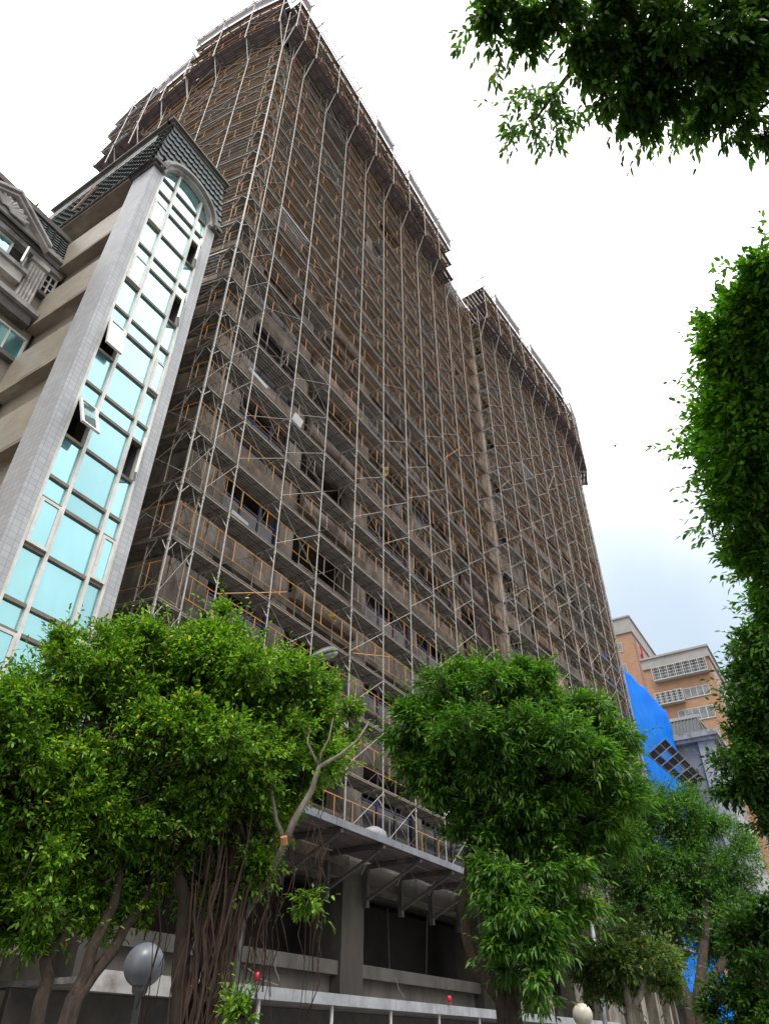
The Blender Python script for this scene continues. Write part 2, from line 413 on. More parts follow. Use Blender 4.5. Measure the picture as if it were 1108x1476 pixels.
P1 = [(8.55, 11.0), (9.27, 11.0), (10.2, 11.0)]+[(10.2+1.9*k, 11.0) for k in range(1, 11)]
s1 = thing('scaffolding', 'steel scaffolding with orange guard rails over the wide street face, right of the glass bay', 'scaffolding', 'scaffolds round the tower')
scaffold(s1, P1, 0, 22, (0, 10, 21, 23, .68), 1, out_brace=.4, orange_p=.8)
PL = [(8.35, 22.3), (8.1, 20.4), (7.95, 18.5), (7.9, 16.6), (8.0, 14.75), (8.2, 12.87), (8.55, 11.03)]
s2 = thing('scaffolding', 'steel scaffolding climbing the narrow end face behind the arched tiled roof', 'scaffolding', 'scaffolds round the tower')
scaffold(s2, PL, 0, 21, [(3, 6, 21, 23, .62), (1, 3, 21, 22, .45)], 2, out_brace=.4, orange_p=.85)
h = radians(-4.5); P2 = [(29.2, 10.36)]
for k in range(13):
    if k == 7: h = radians(-.5)
    if k == 8: h = radians(6)
    if k == 9: h = radians(10)
    if k == 10: h = radians(16)
    if k == 11: h = radians(40)
    if k == 12: h = radians(75)
    P2.append((P2[-1][0]+1.9*cos(h), P2[-1][1]+1.9*sin(h)))
s3 = thing('scaffolding', 'dense steel scaffolding on the far curved wing beyond the notch in the roofline', 'scaffolding', 'scaffolds round the tower')
scaffold(s3, P2, 0, 21, (0, 11, 21, 23, .7), 3, out_brace=.55, orange_p=.75)
# return rails on the side of the projecting wing
rr = []
for n in range(0, 23): rr.append((29.16, 10.98, Z0+LIFT*n, radians(-90), .62/B))
place_many('return_rail', p_rail, M['yellow'], rr, s3)
place_many('return_brace', p_brace_out, M['steel_old'], rr, s3)
# far top block on the left face: raised and leaning out
s4 = thing('scaffolding', 'small leaning block of scaffold and planks at the far left end of the roofline', 'scaffolding', 'scaffolds round the tower')
for (a, b2) in ((21.7, 23.3), (19.7, 21.6)):
    pass
PX = [(7.75, 23.6), (7.6, 21.8), (7.55, 20.0)]
T_ = []; 
for i in range(2):
    (x0, y0), (x1, y1) = PX[i], PX[i+1]; rot = atan2(y1-y0, x1-x0); L = sqrt((x1-x0)**2+(y1-y0)**2)
    for n in range(20, 24): T_.append((x0, y0, Z0+LIFT*n+.3, rot, L/B))
s = MB(); s.box(.02, B-.02, .02, .7, -.03, 0)
for xx in (.3, .95, 1.6): s.box(xx-.04, xx+.04, .03, .7, -.1, -.031)
place_many('soffit_board', s, M['soffit'], T_, s4); place_many('guard_rail', p_rail, M['steel_old'], T_, s4)
place_many('cross_brace', p_brace_out, M['steel'], T_, s4)
place_many('bright_plank', MB().box(.05, 1.2, -.05, .4, .05, .09), M['plank'], T_[2:8:2], s4)
for (x, y) in PX:
    MB().tube([(x, y, 38.5), (x, y, 47.6)], .026, 6).build('standard', M['steel'], s4)
    MB().tube([(x+.9, y, 37.6), (x, y, 40.6)], .024, 6).build('bracket_strut', M['steel'], s4)
    MB().tube([(x+.75, y, 38.5), (x+.75, y, 47.0)], .024, 6).build('inner_standard', M['steel_old'], s4)
# loose bright sheets lying on decks
for (px, py, Y, w_, h_) in ((429, 606, 10.9, .42, .3), (372, 545, 11.3, .9, .1), (345, 748, 11.8, .7, .16)):
    p = onY(px, py, Y)
    o = MB().box(-w_/2, w_/2, -.02, .02, -h_/2, h_/2).build('metal_sheet', M['white']); o.location = p; o.rotation_euler = (.3, .08, 0)
    tag(o, {429: 'small bright sheet hung on a guard rail in mid facade', 372: 'long bright sheet leaning on a deck near the tower corner', 345: 'bright sheet lying low beside a dark opening'}[px], 'sheet')

def rag(px, py, Y, w_, h_, m, lab, seed):
    rs = np.random.RandomState(seed); n = 8; vs = []
    for j in range(n+1):
        for i in range(n+1):
            u, v = i/n, j/n
            vs.append(((u-.5)*w_*(1-.3*v*rs.rand()), .07*sin(u*9+seed)+.05*sin(v*7+u*4)+rs.normal()*.012, -v*h_*(1-.25*abs(sin(u*5+seed)))))
    mb = MB(); mb.add(vs, [(j*(n+1)+i, j*(n+1)+i+1, (j+1)*(n+1)+i+1, (j+1)*(n+1)+i) for j in range(n) for i in range(n)])
    o = mb.build('hanging_cloth', m, None, True); o.location = onY(px, py, Y); md_ = o.modifiers.new('thick', 'SOLIDIFY'); md_.thickness = .01
    return tag(o, lab, 'cloth')
M['cloth_y'] = mat('yellow_cloth', (.34, .26, .05), (.24, .2, .05), 6, .8)
M['cloth_g'] = mat('olive_net', (.24, .23, .09), (.17, .16, .07), 6, .8)
rag(478, 884, 11.3, .3, .28, M['cloth_y'], 'small yellow cloth hung above the street lamp head', 1)
rag(516, 600, 11.3, .4, .7, M['cloth_g'], 'olive yellow netting draped on the scaffold in mid facade', 2)
rag(553, 672, 11.3, .35, .6, M['cloth_g'], 'yellow netting bundle hung lower right of the olive netting', 3)

# ------------------------------------------------------------------ tower under construction
tw = thing('tower_block', 'tall unfinished concrete tower wrapped in scaffolding', 'building')
ST = 3.4; NST = 11
def facade(pts, bays, z_from=0, seed=5):
    """pts: wall polyline; bays laid per segment: list of (a, b, kind) along local x."""
    rnd = random.Random(seed)
    W_ = []
    for (ox, oy, rot, L, bl) in bays:
        c, s = cos(rot), sin(rot)
        def loc(mb, name, m):
            o = mb.build(name, M[m], tw); o.location = (ox, oy, 0); o.rotation_euler = (0, 0, rot); return o
        x = 0
        for a, b, kind in bl:
            if kind == 'pier':
                loc(MB().box(a, b, 0, .6, z_from, 45), 'pier', 'concrete_light' if rnd.random() < .6 else 'concrete')
        for n in range(NST+1):
            z = Z0-.1+ST*n
            m = MB().box(0.003, L-.003, -.02, .62, z-.5, z+.0)
            loc(m, 'floor_beam', 'concrete' if n < 8 else 'form')
            mp = MB(); any_ = False
            for a, b, kind in bl:
                if kind == 'balcony' and n < NST:
                    mp.box(a+.02, b-.02, -.28, -.12, z-.25, z+1.0); mp.box(a+.02, b-.02, -.119, .3, z-.2, z-.01); any_ = True
                if kind == 'window' and n < NST:
                    mp.box(a, b, .05, .25, z, z+.5); any_ = True
                if kind == 'solid' and n < NST:
                    mp.box(a, b, .05, .3, z, z+ST-.5); any_ = True
                if kind in ('window',) and n < NST-1:
                    W_.append((ox+c*a-s*.15, oy+s*a+c*.15, z+.5, rot, (b-a)))
            if any_: loc(mp, 'parapet', 'parapet' if n < 7 else 'form')
    return W_
b1 = [(9.35, 12.1, 0, 20.5, [(0, 1.55, 'pier'), (1.55, 4.05, 'window'), (4.05, 4.75, 'pier'), (4.75, 8.05, 'balcony'), (8.05, 9.0, 'pier'),
      (9.0, 12.3, 'window'), (12.3, 12.7, 'pier'), (12.7, 16.35, 'window'), (16.35, 17.15, 'pier'), (17.15, 19.3, 'balcony'), (19.3, 20.5, 'solid')])]
bl = [(9.35, 23.6, radians(-90), 10.87, [(0, 1.2, 'pier'), (1.2, 4, 'solid'), (4, 5, 'pier'), (5, 6.2, 'solid'), (6.2, 7.4, 'window'), (7.4, 9.0, 'solid'), (9.0, 10.87, 'pier')])]
b2 = []
for (i, j) in ((0, 4), (4, 7), (7, 10), (10, 11), (11, 12), (12, 13)):
    (x0, y0), (x1, y1) = P2[i], P2[j]; rot = atan2(y1-y0, x1-x0); L = sqrt((x1-x0)**2+(y1-y0)**2)
    ox, oy = x0-sin(rot)*1.15, y0+cos(rot)*1.15
    if i == 0: bb = [(.3, .8, 'solid'), (.8, 1.3, 'pier'), (1.3, 3.4, 'window'), (3.4, 4.2, 'pier'), (4.2, 6.6, 'balcony'), (6.6, L, 'pier')]
    elif L > 3: bb = [(0, .7, 'pier'), (.7, 3.1, 'window' if i == 4 else 'balcony'), (3.1, 3.7, 'pier'), (3.7, L-.5, 'window'), (L-.5, L, 'pier')]
    else: bb = [(0, .5, 'pier'), (.5, L-.4, 'window'), (L-.4, L, 'pier')]
    b2.append((ox, oy, rot, L, bb))
WT = facade(None, b1, 5.4) + facade(None, bl, 0, 6) + facade(None, b2, 0, 8)
pw = MB()
for (x0, x1) in ((0, .03), (.32, .35), (.65, .68), (.97, 1)): pw.box(x0, x1, -.03, .04, 0, 2.38)
pw.box(.031, .969, -.03, .04, 0, .06); pw.box(.031, .969, -.03, .04, 2.32, 2.38); pw.box(.031, .969, -.03, .04, 1.35, 1.4)
place_many('window_frame', pw, M['frame_dark'], [(*t[:4], t[4]) for t in WT], tw)
pg = MB().box(.03, .97, -.005, .005, .061, 1.34); pg2 = MB().box(.031, .33, -.006, .006, .061, 2.3)
place_many('window_pane', pg, M['glass_dark'], WT, tw, 60)
# return wall in the notch, core behind the openings, roof edge
MB().box(29.85, 30.2, 10.8+.75, 13, 0, 44.6).build('return_wall', M['form'], tw)
MB().box(28.68, 29.83, 12.06, 12.149, 5.95, 44.3).build('infill_panel', M['form'], tw)
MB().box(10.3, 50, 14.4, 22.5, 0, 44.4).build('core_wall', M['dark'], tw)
mb = MB()
for n in range(NST+1):
    mb.box(10.0, 29.9, 12.73, 14.39, Z0-.35+ST*n, Z0-.15+ST*n); mb.box(30.3, 47.5, 11.8, 14.39, Z0-.35+ST*n, Z0-.15+ST*n)
mb.build('floor_slab', M['concrete'], tw)
MB().box(9.95, 29.9, 12.2, 22.4, 44.5, 45.3).build('roof_slab', M['form'], tw)
# ground storeys
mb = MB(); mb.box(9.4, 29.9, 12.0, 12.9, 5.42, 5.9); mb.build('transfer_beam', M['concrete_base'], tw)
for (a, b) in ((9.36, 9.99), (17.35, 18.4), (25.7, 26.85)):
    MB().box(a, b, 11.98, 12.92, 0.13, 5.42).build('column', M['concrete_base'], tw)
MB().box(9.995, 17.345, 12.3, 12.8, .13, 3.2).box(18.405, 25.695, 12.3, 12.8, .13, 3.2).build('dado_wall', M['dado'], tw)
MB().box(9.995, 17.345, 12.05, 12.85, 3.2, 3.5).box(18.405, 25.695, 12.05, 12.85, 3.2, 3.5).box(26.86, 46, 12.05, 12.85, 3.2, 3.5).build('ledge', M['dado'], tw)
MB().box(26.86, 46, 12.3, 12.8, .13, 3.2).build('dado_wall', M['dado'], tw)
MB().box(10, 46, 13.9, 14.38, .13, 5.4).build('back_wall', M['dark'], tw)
MB().box(25.72, 25.9, 10.7, 11.97, 2.6, 4.05).build('buttress', M['dado'], tw)

mb = MB()
for k in range(7):
    x = 10.6+2.3*k+random.uniform(-.2, .2)
    if 17 < x < 18.6: continue
    MB().tube([(x, 13.1+random.uniform(0, .5), .13), (x+random.uniform(-.05, .05), 13.1+random.uniform(0, .5), 5.4)], .022, 6).build('shoring_prop', M['alu_dark'], tw)
def cable(px0, py0, px1, py1, Y, sag, lab):
    a_, b_ = onY(px0, py0, Y), onY(px1, py1, Y); P = []
    for i in range(15):
        t_ = i/14; P.append(a_*(1-t_)+b_*t_+np.array((.04*sin(t_*9), 0, -sag*4*t_*(1-t_))))
    o = MB().tube([tuple(p-a_) for p in P], .012, 5).build('hose', M['cornice_light'], None, True); o.location = a_; tag(o, lab, 'hose')
cable(568, 1408, 582, 1440, 11.95, .0, 'thin pale hose hanging down the dado wall under the large dark opening')
cable(395, 1372, 401, 1415, 11.95, .02, 'thin pale hose dangling in front of the dado beside the hanging roots')
cable(352, 1392, 400, 1420, 11.9, .05, 'thin slanting cable crossing the dado just above the canopy')
# ------------------------------------------------------------------ catch platform
cp = thing('catch_platform', 'plank catch platform on steel brackets under the lowest scaffold lift', 'platform')
rnd = random.Random(4)
def platform(x0, x1, ya, yb, rot_slope=0.0):
    mb = MB()
    y = ya
    while y < yb-.1:
        x = x0
        while x < x1-.05:
            l = min(rnd.uniform(2.6, 4), x1-x); dy = rot_slope*(x-x0)
            mb.box(x+.01, x+l-.01, y+dy, y+.22+dy, 5.9+rnd.uniform(-.012, .012), 5.945); x += l
        y += .235
    mb.build('planking', M['soffit'], cp)
    x = x0
    while x < x1-.05:
        l = min(3.0, x1-x); dy = rot_slope*(x-x0)
        MB().box(x+.01, x+l-.01, ya-.05+dy, ya-.01+dy, 5.86, 6.03).build('edge_board', M['edge'], cp); x += l
    x = x0+.6
    while x < x1:
        dy = rot_slope*(x-x0)
        mb = MB(); mb.box(x-.05, x+.05, ya+dy, yb+.25, 5.76, 5.88); mb.tube([(x, ya+.15+dy, 5.74), (x, yb+.2, 4.95)], .05, 5); mb.box(x-.06, x+.06, yb+.1, yb+.24, 4.8, 5.75)
        mb.build('bracket', M['cornice_dark'], cp); x += 1.9
platform(8.3, 28.9, 10.15, 11.75)
platform(29.2, 46.5, 9.75, 11.3, -.055)
o = MB().lathe([(.02, 0), (.3, .02), (.36, .16), (.3, .34), (.12, .44), (.02, .46)], n=14).build('sack', M['bundle'], None, True)
o.location = onY(540, 1206, 10.6)+np.array((0, 0, -.12)); o.scale = (1.2, .8, .8)
tag(o, 'pale grey sack slumped on the edge of the plank platform', 'sack')

# walkway canopy of the site hoarding
wc = thing('walkway_canopy', 'long site canopy with a pale metal fascia along the foot of the tower', 'canopy')
mb = MB(); 
for k in range(12):
    MB().box(11.0+1.9*k+.004, 11.0+1.9*(k+1)-.004, 9.97, 10.0, 2.40, 2.6).build('fascia_panel', M['plank'], wc)
MB().box(8.0, 33.8, 10.01, 12.28, 2.42, 2.5).build('roof_sheet', M['cornice'], wc)
MB().box(8.0, 10.99, 9.96, 10.0, 2.33, 2.6).build('fascia_panel', M['cornice_light'], wc)
for k in range(9):
    x = 12.0+2.3*k
    MB().tube([(x, 10.05, .13), (x, 10.05, 2.41)], .035, 8).build('post', M['white'], wc)
MB().box(8.0, 33.8, 11.6, 11.7, .13, 2.41).build('hoarding', M['cornice_dark'], wc)
for i, (px, py, lab) in enumerate(((370, 1422, 'red warning lamp on the canopy fascia beside the thick root-hung trunk'), (648, 1458, 'red warning lamp on the canopy fascia left of the long-leaved tree'), (768, 1468, 'red warning lamp at the right end of the canopy, right of the long-leaved tree'))):
    p = onY(px, py, 9.93)
    t = thing('warning_lamp', lab, 'lamp', 'red lamps along the canopy', loc=(p[0], 9.93, 2.6))
    MB().lathe([(.05, 0), (.055, .05), (.03, .06)], n=12).build('base', M['cornice_dark'], t)
    MB().lathe([(.04, .06), (.055, .08), (.06, .14), (.045, .18), (.02, .2)], n=14).build('lens', M['red'], t, True)

# ------------------------------------------------------------------ apartment building with arched glass bay
ap = thing('apartment_building', 'old apartment block with an arched teal glass bay and dark tiled mansard roof', 'building')
S = 10.4/9.4; YB = 10.4
def zs(z): return (z-1.6)*S+1.6
gx = [4.60*S, 5.05*S, 5.85*S, 6.19*S]     # glass left, mullions, glass right
pxl, pxr = 4.29*S, 6.47*S
zc = zs(19.12)                             # springing line
RA = (gx[3]-gx[0])/2; XC = (gx[3]+gx[0])/2
ARCH = 1.0*RA
# pillars either side
MB().box(pxl, gx[0]-.03, YB-.06, YB+.75, 5.3, zc).build('pillar', M['tile_pillar'], ap)
MB().box(gx[3]+.03, pxr, YB-.06, YB+.75, 5.3, zc).build('pillar', M['tile_pillar'], ap)
MB().box(-6, pxr-.02, YB+.3, YB+.9, .13, 5.28).build('ground_floor_wall', M['parapet'], ap)
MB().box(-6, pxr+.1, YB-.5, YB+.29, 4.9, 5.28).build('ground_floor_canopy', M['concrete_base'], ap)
MB().box(-6, pxr, YB-.1, YB+.298, 2.7, 3.0).build('shopfront_beam', M['dado'], ap)
# spandrel wall round the arch
arc = [(XC+RA*cos(a), zc+ARCH*sin(a)) for a in np.linspace(0, pi, 21)]
ZT = zs(20.35)
mb = MB()
for k in range(20):
    (xa, za), (xb, zb) = arc[k], arc[k+1]
    mb.hexa([(xa,YB,za),(xb,YB,zb),(xb,YB+.5,zb),(xa,YB+.5,za),(xa,YB,ZT),(xb,YB,ZT),(xb,YB+.5,ZT),(xa,YB+.5,ZT)])
mb.box(pxl, gx[0]-.002, YB, YB+.5, zc+.3, ZT).box(gx[3]+.002, pxr-.02, YB, YB+.5, zc+.3, ZT)
mb.build('arch_wall', M['cornice_dark'], ap)
# moulded arch
for r0, r1, d in ((1.0, 1.1, .16), (1.1, 1.2, .28), (1.2, 1.27, .2)):
    mb = MB(); A = np.linspace(0, pi, 33)
    for k in range(32):
        a, b = A[k], A[k+1]
        q = [(XC+RA*r*cos(t), zc+ARCH*r*sin(t)) for t, r in ((a, r0), (b, r0), (b, r1), (a, r1))]
        mb.hexa([(q[0][0], YB-d, q[0][1]), (q[1][0], YB-d, q[1][1]), (q[1][0], YB+.1, q[1][1]), (q[0][0], YB+.1, q[0][1]),
                 (q[3][0], YB-d, q[3][1]), (q[2][0], YB-d, q[2][1]), (q[2][0], YB+.1, q[2][1]), (q[3][0], YB+.1, q[3][1])])
    mb.build('arch_moulding', M['cornice'] if r0 != 1.0 else M['cornice_light'], ap)
# capitals on the pillars
for a, b in ((pxl-.1, gx[0]-.07), (gx[3]+.07, pxr+.12)):
    MB().box(a+.05, b, YB-.14, YB+.8, zc-.02, zc+.08).box(a, b, YB-.22, YB+.82, zc+.081, zc+.2).box(a+.06, b, YB-.15, YB+.8, zc+.201, zc+.3).build('capital', M['cornice_dark'], ap)
# panes and transoms
L0 = 6.92-2.32*3
ticks = []
for k in range(9):
    for d in (0, .93, 1.87):
        z = L0+2.32*k+d
        if 5.0 < z < 19.0: ticks.append((zs(z), d))
ticks.append((zc, 9))
rndg = random.Random(3)
open_ = {(2, 3): 0, (0, 3): .55, (0, 4): .25, (2, 3): .9, (2, 5): 0}
mb = MB(); md = MB()
for x in (gx[0], gx[1], gx[2], gx[3]):
    mb.box(x-.035, x+.035, YB-.05, YB+.12, 5.29, zc-.003 if x in (gx[0], gx[3]) else zc+sqrt(max(0, 1-((x-XC)/RA)**2))*ARCH)
mb.build('mullion', M['alu'], ap)
for z, d in ticks:
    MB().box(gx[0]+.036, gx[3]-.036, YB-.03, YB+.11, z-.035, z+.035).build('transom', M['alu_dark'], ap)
OPEN = {(0, 10.2): .42, (0, 12.45): .2, (2, 10.2): .95, (2, 14.87): .8, (2, 17.12): .85, (0, 19): 0}
def sash(x0, x1, z0, z1, ang, hinge):
    o = bpy.data.objects.new('casement_window', None); col.objects.link(o); o.parent = ap
    f_ = MB(); w = .055
    if hinge == 'top':
        o.location = (0, YB-.03, z1); H = z1-z0
        f_.box(x0, x0+w, -.05, 0, -H, 0).box(x1-w, x1, -.05, 0, -H, 0).box(x0+w, x1-w, -.05, 0, -H, -H+w).box(x0+w, x1-w, -.05, 0, -w, 0)
        g_ = MB().box(x0+w, x1-w, -.03, -.02, -H+w, -w)
        o.rotation_euler = (-ang, 0, 0)
    else:
        o.location = (x1, YB-.03, 0); Wd = x1-x0
        f_.box(-Wd, -Wd+w, -.05, 0, z0, z1).box(-w, 0, -.05, 0, z0, z1).box(-Wd+w, -w, -.05, 0, z0, z0+w).box(-Wd+w, -w, -.05, 0, z1-w, z1)
        g_ = MB().box(-Wd+w, -w, -.03, -.02, z0+w, z1-w)
        o.rotation_euler = (0, 0, ang)
    f_.build('frame', M['alu'], o); g_.build('pane', M['glass_teal'], o)
for c in range(3):
    for i in range(len(ticks)-1):
        z0, d = ticks[i]; z1 = ticks[i+1][0]; zz = (z0-1.6)/S+1.6
        a, b = gx[c]+.036, gx[c+1]-.036; lo, hi = z0+.036, z1-.036
        op = None
        if abs(d-.93) < .01 and c != 1:
            up = [v for (cc, zq), v in OPEN.items() if cc == c and abs(zq-zz) < .5]
            ang = up[0] if up else (0.0)
            # hollow behind the sash
            sash(a, b, lo, hi, ang, 'top' if c == 0 else ('side' if ang else 'top'))
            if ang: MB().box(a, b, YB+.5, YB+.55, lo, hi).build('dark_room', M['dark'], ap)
            continue
        mbp = MB(); t1 = rndg.uniform(-.004, .004); t2 = rndg.uniform(-.003, .003)
        mbp.hexa([(a,YB+.02+t1,lo),(b,YB+.02+t2,lo),(b,YB+.04+t2,lo),(a,YB+.04+t1,lo),(a,YB+.02-t2,hi),(b,YB+.02-t1,hi),(b,YB+.04-t1,hi),(a,YB+.04-t2,hi)])
        mbp.build('glass_pane', M['glass_teal' if rndg.random() < .6 else 'glass_teal2'], ap)
mb = MB().prism([(x, z) for x, z in arc], 'y', YB+.02, YB+.04); mb.build('arched_pane', M['glass_teal'], ap)
mb = MB(); mb.box(gx[0]+.2, gx[3]-.2, YB-.03, YB+.015, zc+.44, zc+.5); 
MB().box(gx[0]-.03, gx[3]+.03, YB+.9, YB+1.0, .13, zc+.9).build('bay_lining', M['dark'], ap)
# bulk walls of the bay wing
XW = 5.12
MB().box(XW+.02, pxr-.05, YB+.76, YB+12, .13, zs(19.6)).build('wall', M['tile_beige'], ap)
z = 18.8
k = 0
while z > 3:
    MB().box(XW-.25, XW+.019, YB+.752, 13.68, z, z+1.25).build('floor_band', M['tile_beige'], ap)
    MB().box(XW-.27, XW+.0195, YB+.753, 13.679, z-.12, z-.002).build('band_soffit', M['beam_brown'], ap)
    z -= 2.5; k += 1
# eaves soffit and mansard roof
zr1 = zs(21.45)
def mansard(poly0, poly1, z0, z1, name='mansard_roof', cut=None):
    n = len(poly0); rows = 9; mb = MB()
    for i in range(n-1):
        a0, b0 = np.array(poly0[i]), np.array(poly0[i+1]); a1, b1 = np.array(poly1[i]), np.array(poly1[i+1])
        L = np.linalg.norm(b0-a0); nn = max(2, int(L/.22))
        out = np.array((b0-a0)[::-1]); out = np.array((out[0], -out[1]))/(L+1e-9)
        out = np.array(((b0-a0)[1], -(b0-a0)[0]))/L
        for r in range(rows):
            t0, t1 = r/rows, (r+1)/rows
            for k in range(nn):
                sags = (0, -.05, -.06, -.05, 0)
                vs = []
                us = [ (k+j/4)/nn for j in range(5)]
                for u, sg in zip(us, sags):
                    p = (a0+(b0-a0)*u)*(1-t0)+(a1+(b1-a1)*u)*t0; q = (a0+(b0-a0)*u)*(1-t1)+(a1+(b1-a1)*u)*t1
                    vs.append((*(p+out*.06), z0+(z1-z0)*t0+sg)); vs.append((*q, z0+(z1-z0)*t1))
                    vs.append((*(p+out*.0), z0+(z1-z0)*t0+sg))
                fs = []
                if cut and i == 1 and (vs[6][0]-XC)**2+(vs[6][2]-zc)**2 < cut**2: continue
                for j in range(4):
                    fs.append((j*3, (j+1)*3, (j+1)*3+1, j*3+1)); fs.append((j*3, j*3+2, (j+1)*3+2, (j+1)*3))
                mb.add(vs, fs)
    return mb.build(name, M['roof_tile'], ap)
e = .16
q0 = [(pxl-.12, 15.6), (pxl-.12, YB-.1), (pxr+.12, YB-.1), (pxr+.12, YB+6)]
q1 = [(pxl+.1, 15.6), (pxl+.1, YB-.06), (pxr-.18, YB-.06), (pxr-.18, YB+6)]
# tiles: the front band is cut round the arch, so it starts above the crown; flanks fill beside it
mansard(q0, q1, zc+.12, zr1, cut=RA*1.2)
for (A, Bq) in ((q0, .0),):
    pass
MB().box(pxl+.02, pxr-.1, YB+.51, YB+11.9, zs(19.6)+.002, zr1-.1).build('attic_wall', M['cornice'], ap)
mb = MB()
pr = [(pxl+.02, 15.7), (pxl+.02, YB-.1), (pxr-.08, YB-.1), (pxr-.08, YB+6)]
for i in range(3):
    (x0, y0), (x1, y1) = pr[i], pr[i+1]
    for d, za, zb in ((.0, zr1-.02, zr1+.08), (.09, zr1+.081, zr1+.16), (.02, zr1+.161, zr1+.22)):
        xa, xb, ya, yb = min(x0,x1)-d, max(x0,x1)+d, min(y0,y1)-d, max(y0,y1)+d
        if i != 1: ya = YB-.1+.12
        mb.box(xa-(.0), xb+.1 if i != 1 else xb, ya, yb+(.1 if i == 1 else 0), za, zb)
mb.build('roof_edge', M['cornice_dark'], ap)
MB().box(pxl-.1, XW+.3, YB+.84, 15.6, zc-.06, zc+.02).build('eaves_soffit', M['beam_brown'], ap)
MB().box(pxl-.16, pxl-.03, YB+.84, 15.6, zc+.021, zc+.12).build('gutter', M['cornice_dark'], ap)
p0 = onX(150, 282, 4.4); p1 = onX(108, 318, 4.4)
p0 = onX(140, 270, pxl-.1); p1 = onX(106, 305, pxl-.1)
MB().tube([tuple(p0), tuple(p1)], .06, 8).build('rusty_drainpipe', M['bpipe'], ap)

# wing on the far left, parallel to the street
YL = 13.7
XR = 5.06
fx = lambda x0, x1, y0, y1, z0, z1, name, m: MB().box(x0, x1, y0, y1, z0, z1).build(name, M[m], ap)
fx(-6, XR-.01, YL, YL+6, .13, 18.6, 'wing_wall', 'tile_beige')
# entablature and roof
fx(-6, XR+.0, YL-.25, YL-.002, 18.62, 18.85, 'entablature', 'cornice_dark'); fx(-6, XR-.002, YL-.33, YL-.004, 18.851, 19.0, 'entablature', 'cornice')
fx(-6, XR-.004, YL-.2, YL-.001, 18.45, 18.619, 'entablature', 'cornice')
mansard([(-6, YL-.2), (XR, YL-.2)], [(-6, YL+.02), (XR, YL+.02)], 18.95, 20.15, 'wing_roof')
fx(-6, XR, YL+.06, YL+6, 18.62, 20.1, 'attic_wall', 'cornice')
fx(-6, XR+.02, YL-.06, YL+.3, 20.15, 20.33, 'wing_ridge', 'cornice_dark')
# pediment with a carved fan
def slab(poly, y0, y1, name, m): return MB().prism(poly, 'y', y0, y1).build(name, M[m], ap)
slab([(1.9, 18.72), (4.25, 18.72), (3.09, 19.6)], YL-.4, YL-.34, 'pediment', 'cornice')
mb = MB()
for (a, b) in (((4.32, 18.78), (3.09, 19.66)), ((3.09, 19.66), (1.8, 18.78))):
    for off_, d in ((0, .2), (.12, .12)):
        ax, az, bx, bz = a[0], a[1]-off_, b[0], b[1]-off_
        mb.hexa([(ax, YL-.42-d, az-.09), (bx, YL-.42-d, bz-.09), (bx, YL-.35, bz-.09), (ax, YL-.35, az-.09), (ax, YL-.42-d, az), (bx, YL-.42-d, bz), (bx, YL-.35, bz), (ax, YL-.35, az)])
mb.build('raking_cornice', M['cornice_light'], ap)
mb = MB()
for k in range(15):
    a = radians(6+k*10); c_ = (3.0, 18.8)
    r1 = .42 if k % 2 else .37
    sx_ = 1.5 if cos(a) > 0 else 1.0
    mb.tube([(c_[0]+.12*cos(a), YL-.46, c_[1]+.1*sin(a)), (c_[0]+r1*cos(a)*sx_, YL-.5, c_[1]+r1*sin(a)*.95)], [.02, .05], 6)
mb.build('carved_fan', M['cornice_light'], ap)
# upper window with open casement
def window(x0, x1, z0, z1, nx, nz, gm, y=YL-.02):
    r = bpy.data.objects.new('window', None); col.objects.link(r); r.parent = ap
    f_ = MB(); w = .05
    f_.box(x0-w, x0, y-.06, y, z0-w, z1+w).box(x1, x1+w, y-.06, y, z0-w, z1+w).box(x0, x1, y-.06, y, z0-w, z0).box(x0, x1, y-.06, y, z1, z1+w)
    for k in range(1, nx): x = x0+(x1-x0)*k/nx; f_.box(x-.02, x+.02, y-.05, y-.002, z0, z1)
    for k in range(1, nz): z = z0+(z1-z0)*k/nz; f_.box(x0+.001, x1-.001, y-.045, y-.003, z-.015, z+.015)
    f_.build('frame', M['alu'], r); MB().box(x0, x1, y-.02, y-.008, z0, z1).build('pane', M[gm], r)
window(2.6, 3.62, 17.75, 18.38, 2, 1, 'glass_teal')
window(4.72, 4.98, 17.66, 18.4, 2, 3, 'glass_dark')
window(4.1, 4.94, 15.1, 15.82, 2, 1, 'glass_teal2')
window(2.2, 3.6, 15.1, 15.82, 3, 1, 'glass_teal2')
window(4.1, 4.94, 12.6, 13.4, 2, 1, 'glass_teal2')
MB().box(3.68, 4.02, YL-.015, YL-.004, 17.72, 18.38).build('open_window_void', M['dark'], ap)
oc = bpy.data.objects.new('casement_window', None); col.objects.link(oc); oc.parent = ap; oc.location = (4.08, YL-.05, 17.72); oc.rotation_euler = (0, 0, radians(62))
MB().box(-.36, -.31, -.03, .02, 0, .66).box(-.05, 0, -.03, .02, 0, .66).box(-.31, -.05, -.03, .02, 0, .05).box(-.31, -.05, -.03, .02, .61, .66).build('frame', M['alu'], oc)
MB().box(-.31, -.05, -.01, .0, .05, .61).build('pane', M['glass_teal2'], oc)
fx(1.9, 4.22, YL-.3, YL-.003, 17.55, 17.68, 'window_sill', 'cornice'); fx(1.95, 4.16, YL-.22, YL-.004, 17.2, 17.549, 'window_sill', 'cornice_light')
fx(4.66, 5.04, YL-.2, YL-.003, 17.45, 17.56, 'window_sill', 'cornice_dark'); fx(4.0, 5.04, YL-.18, YL-.003, 14.88, 15.02, 'window_sill', 'cornice_dark')
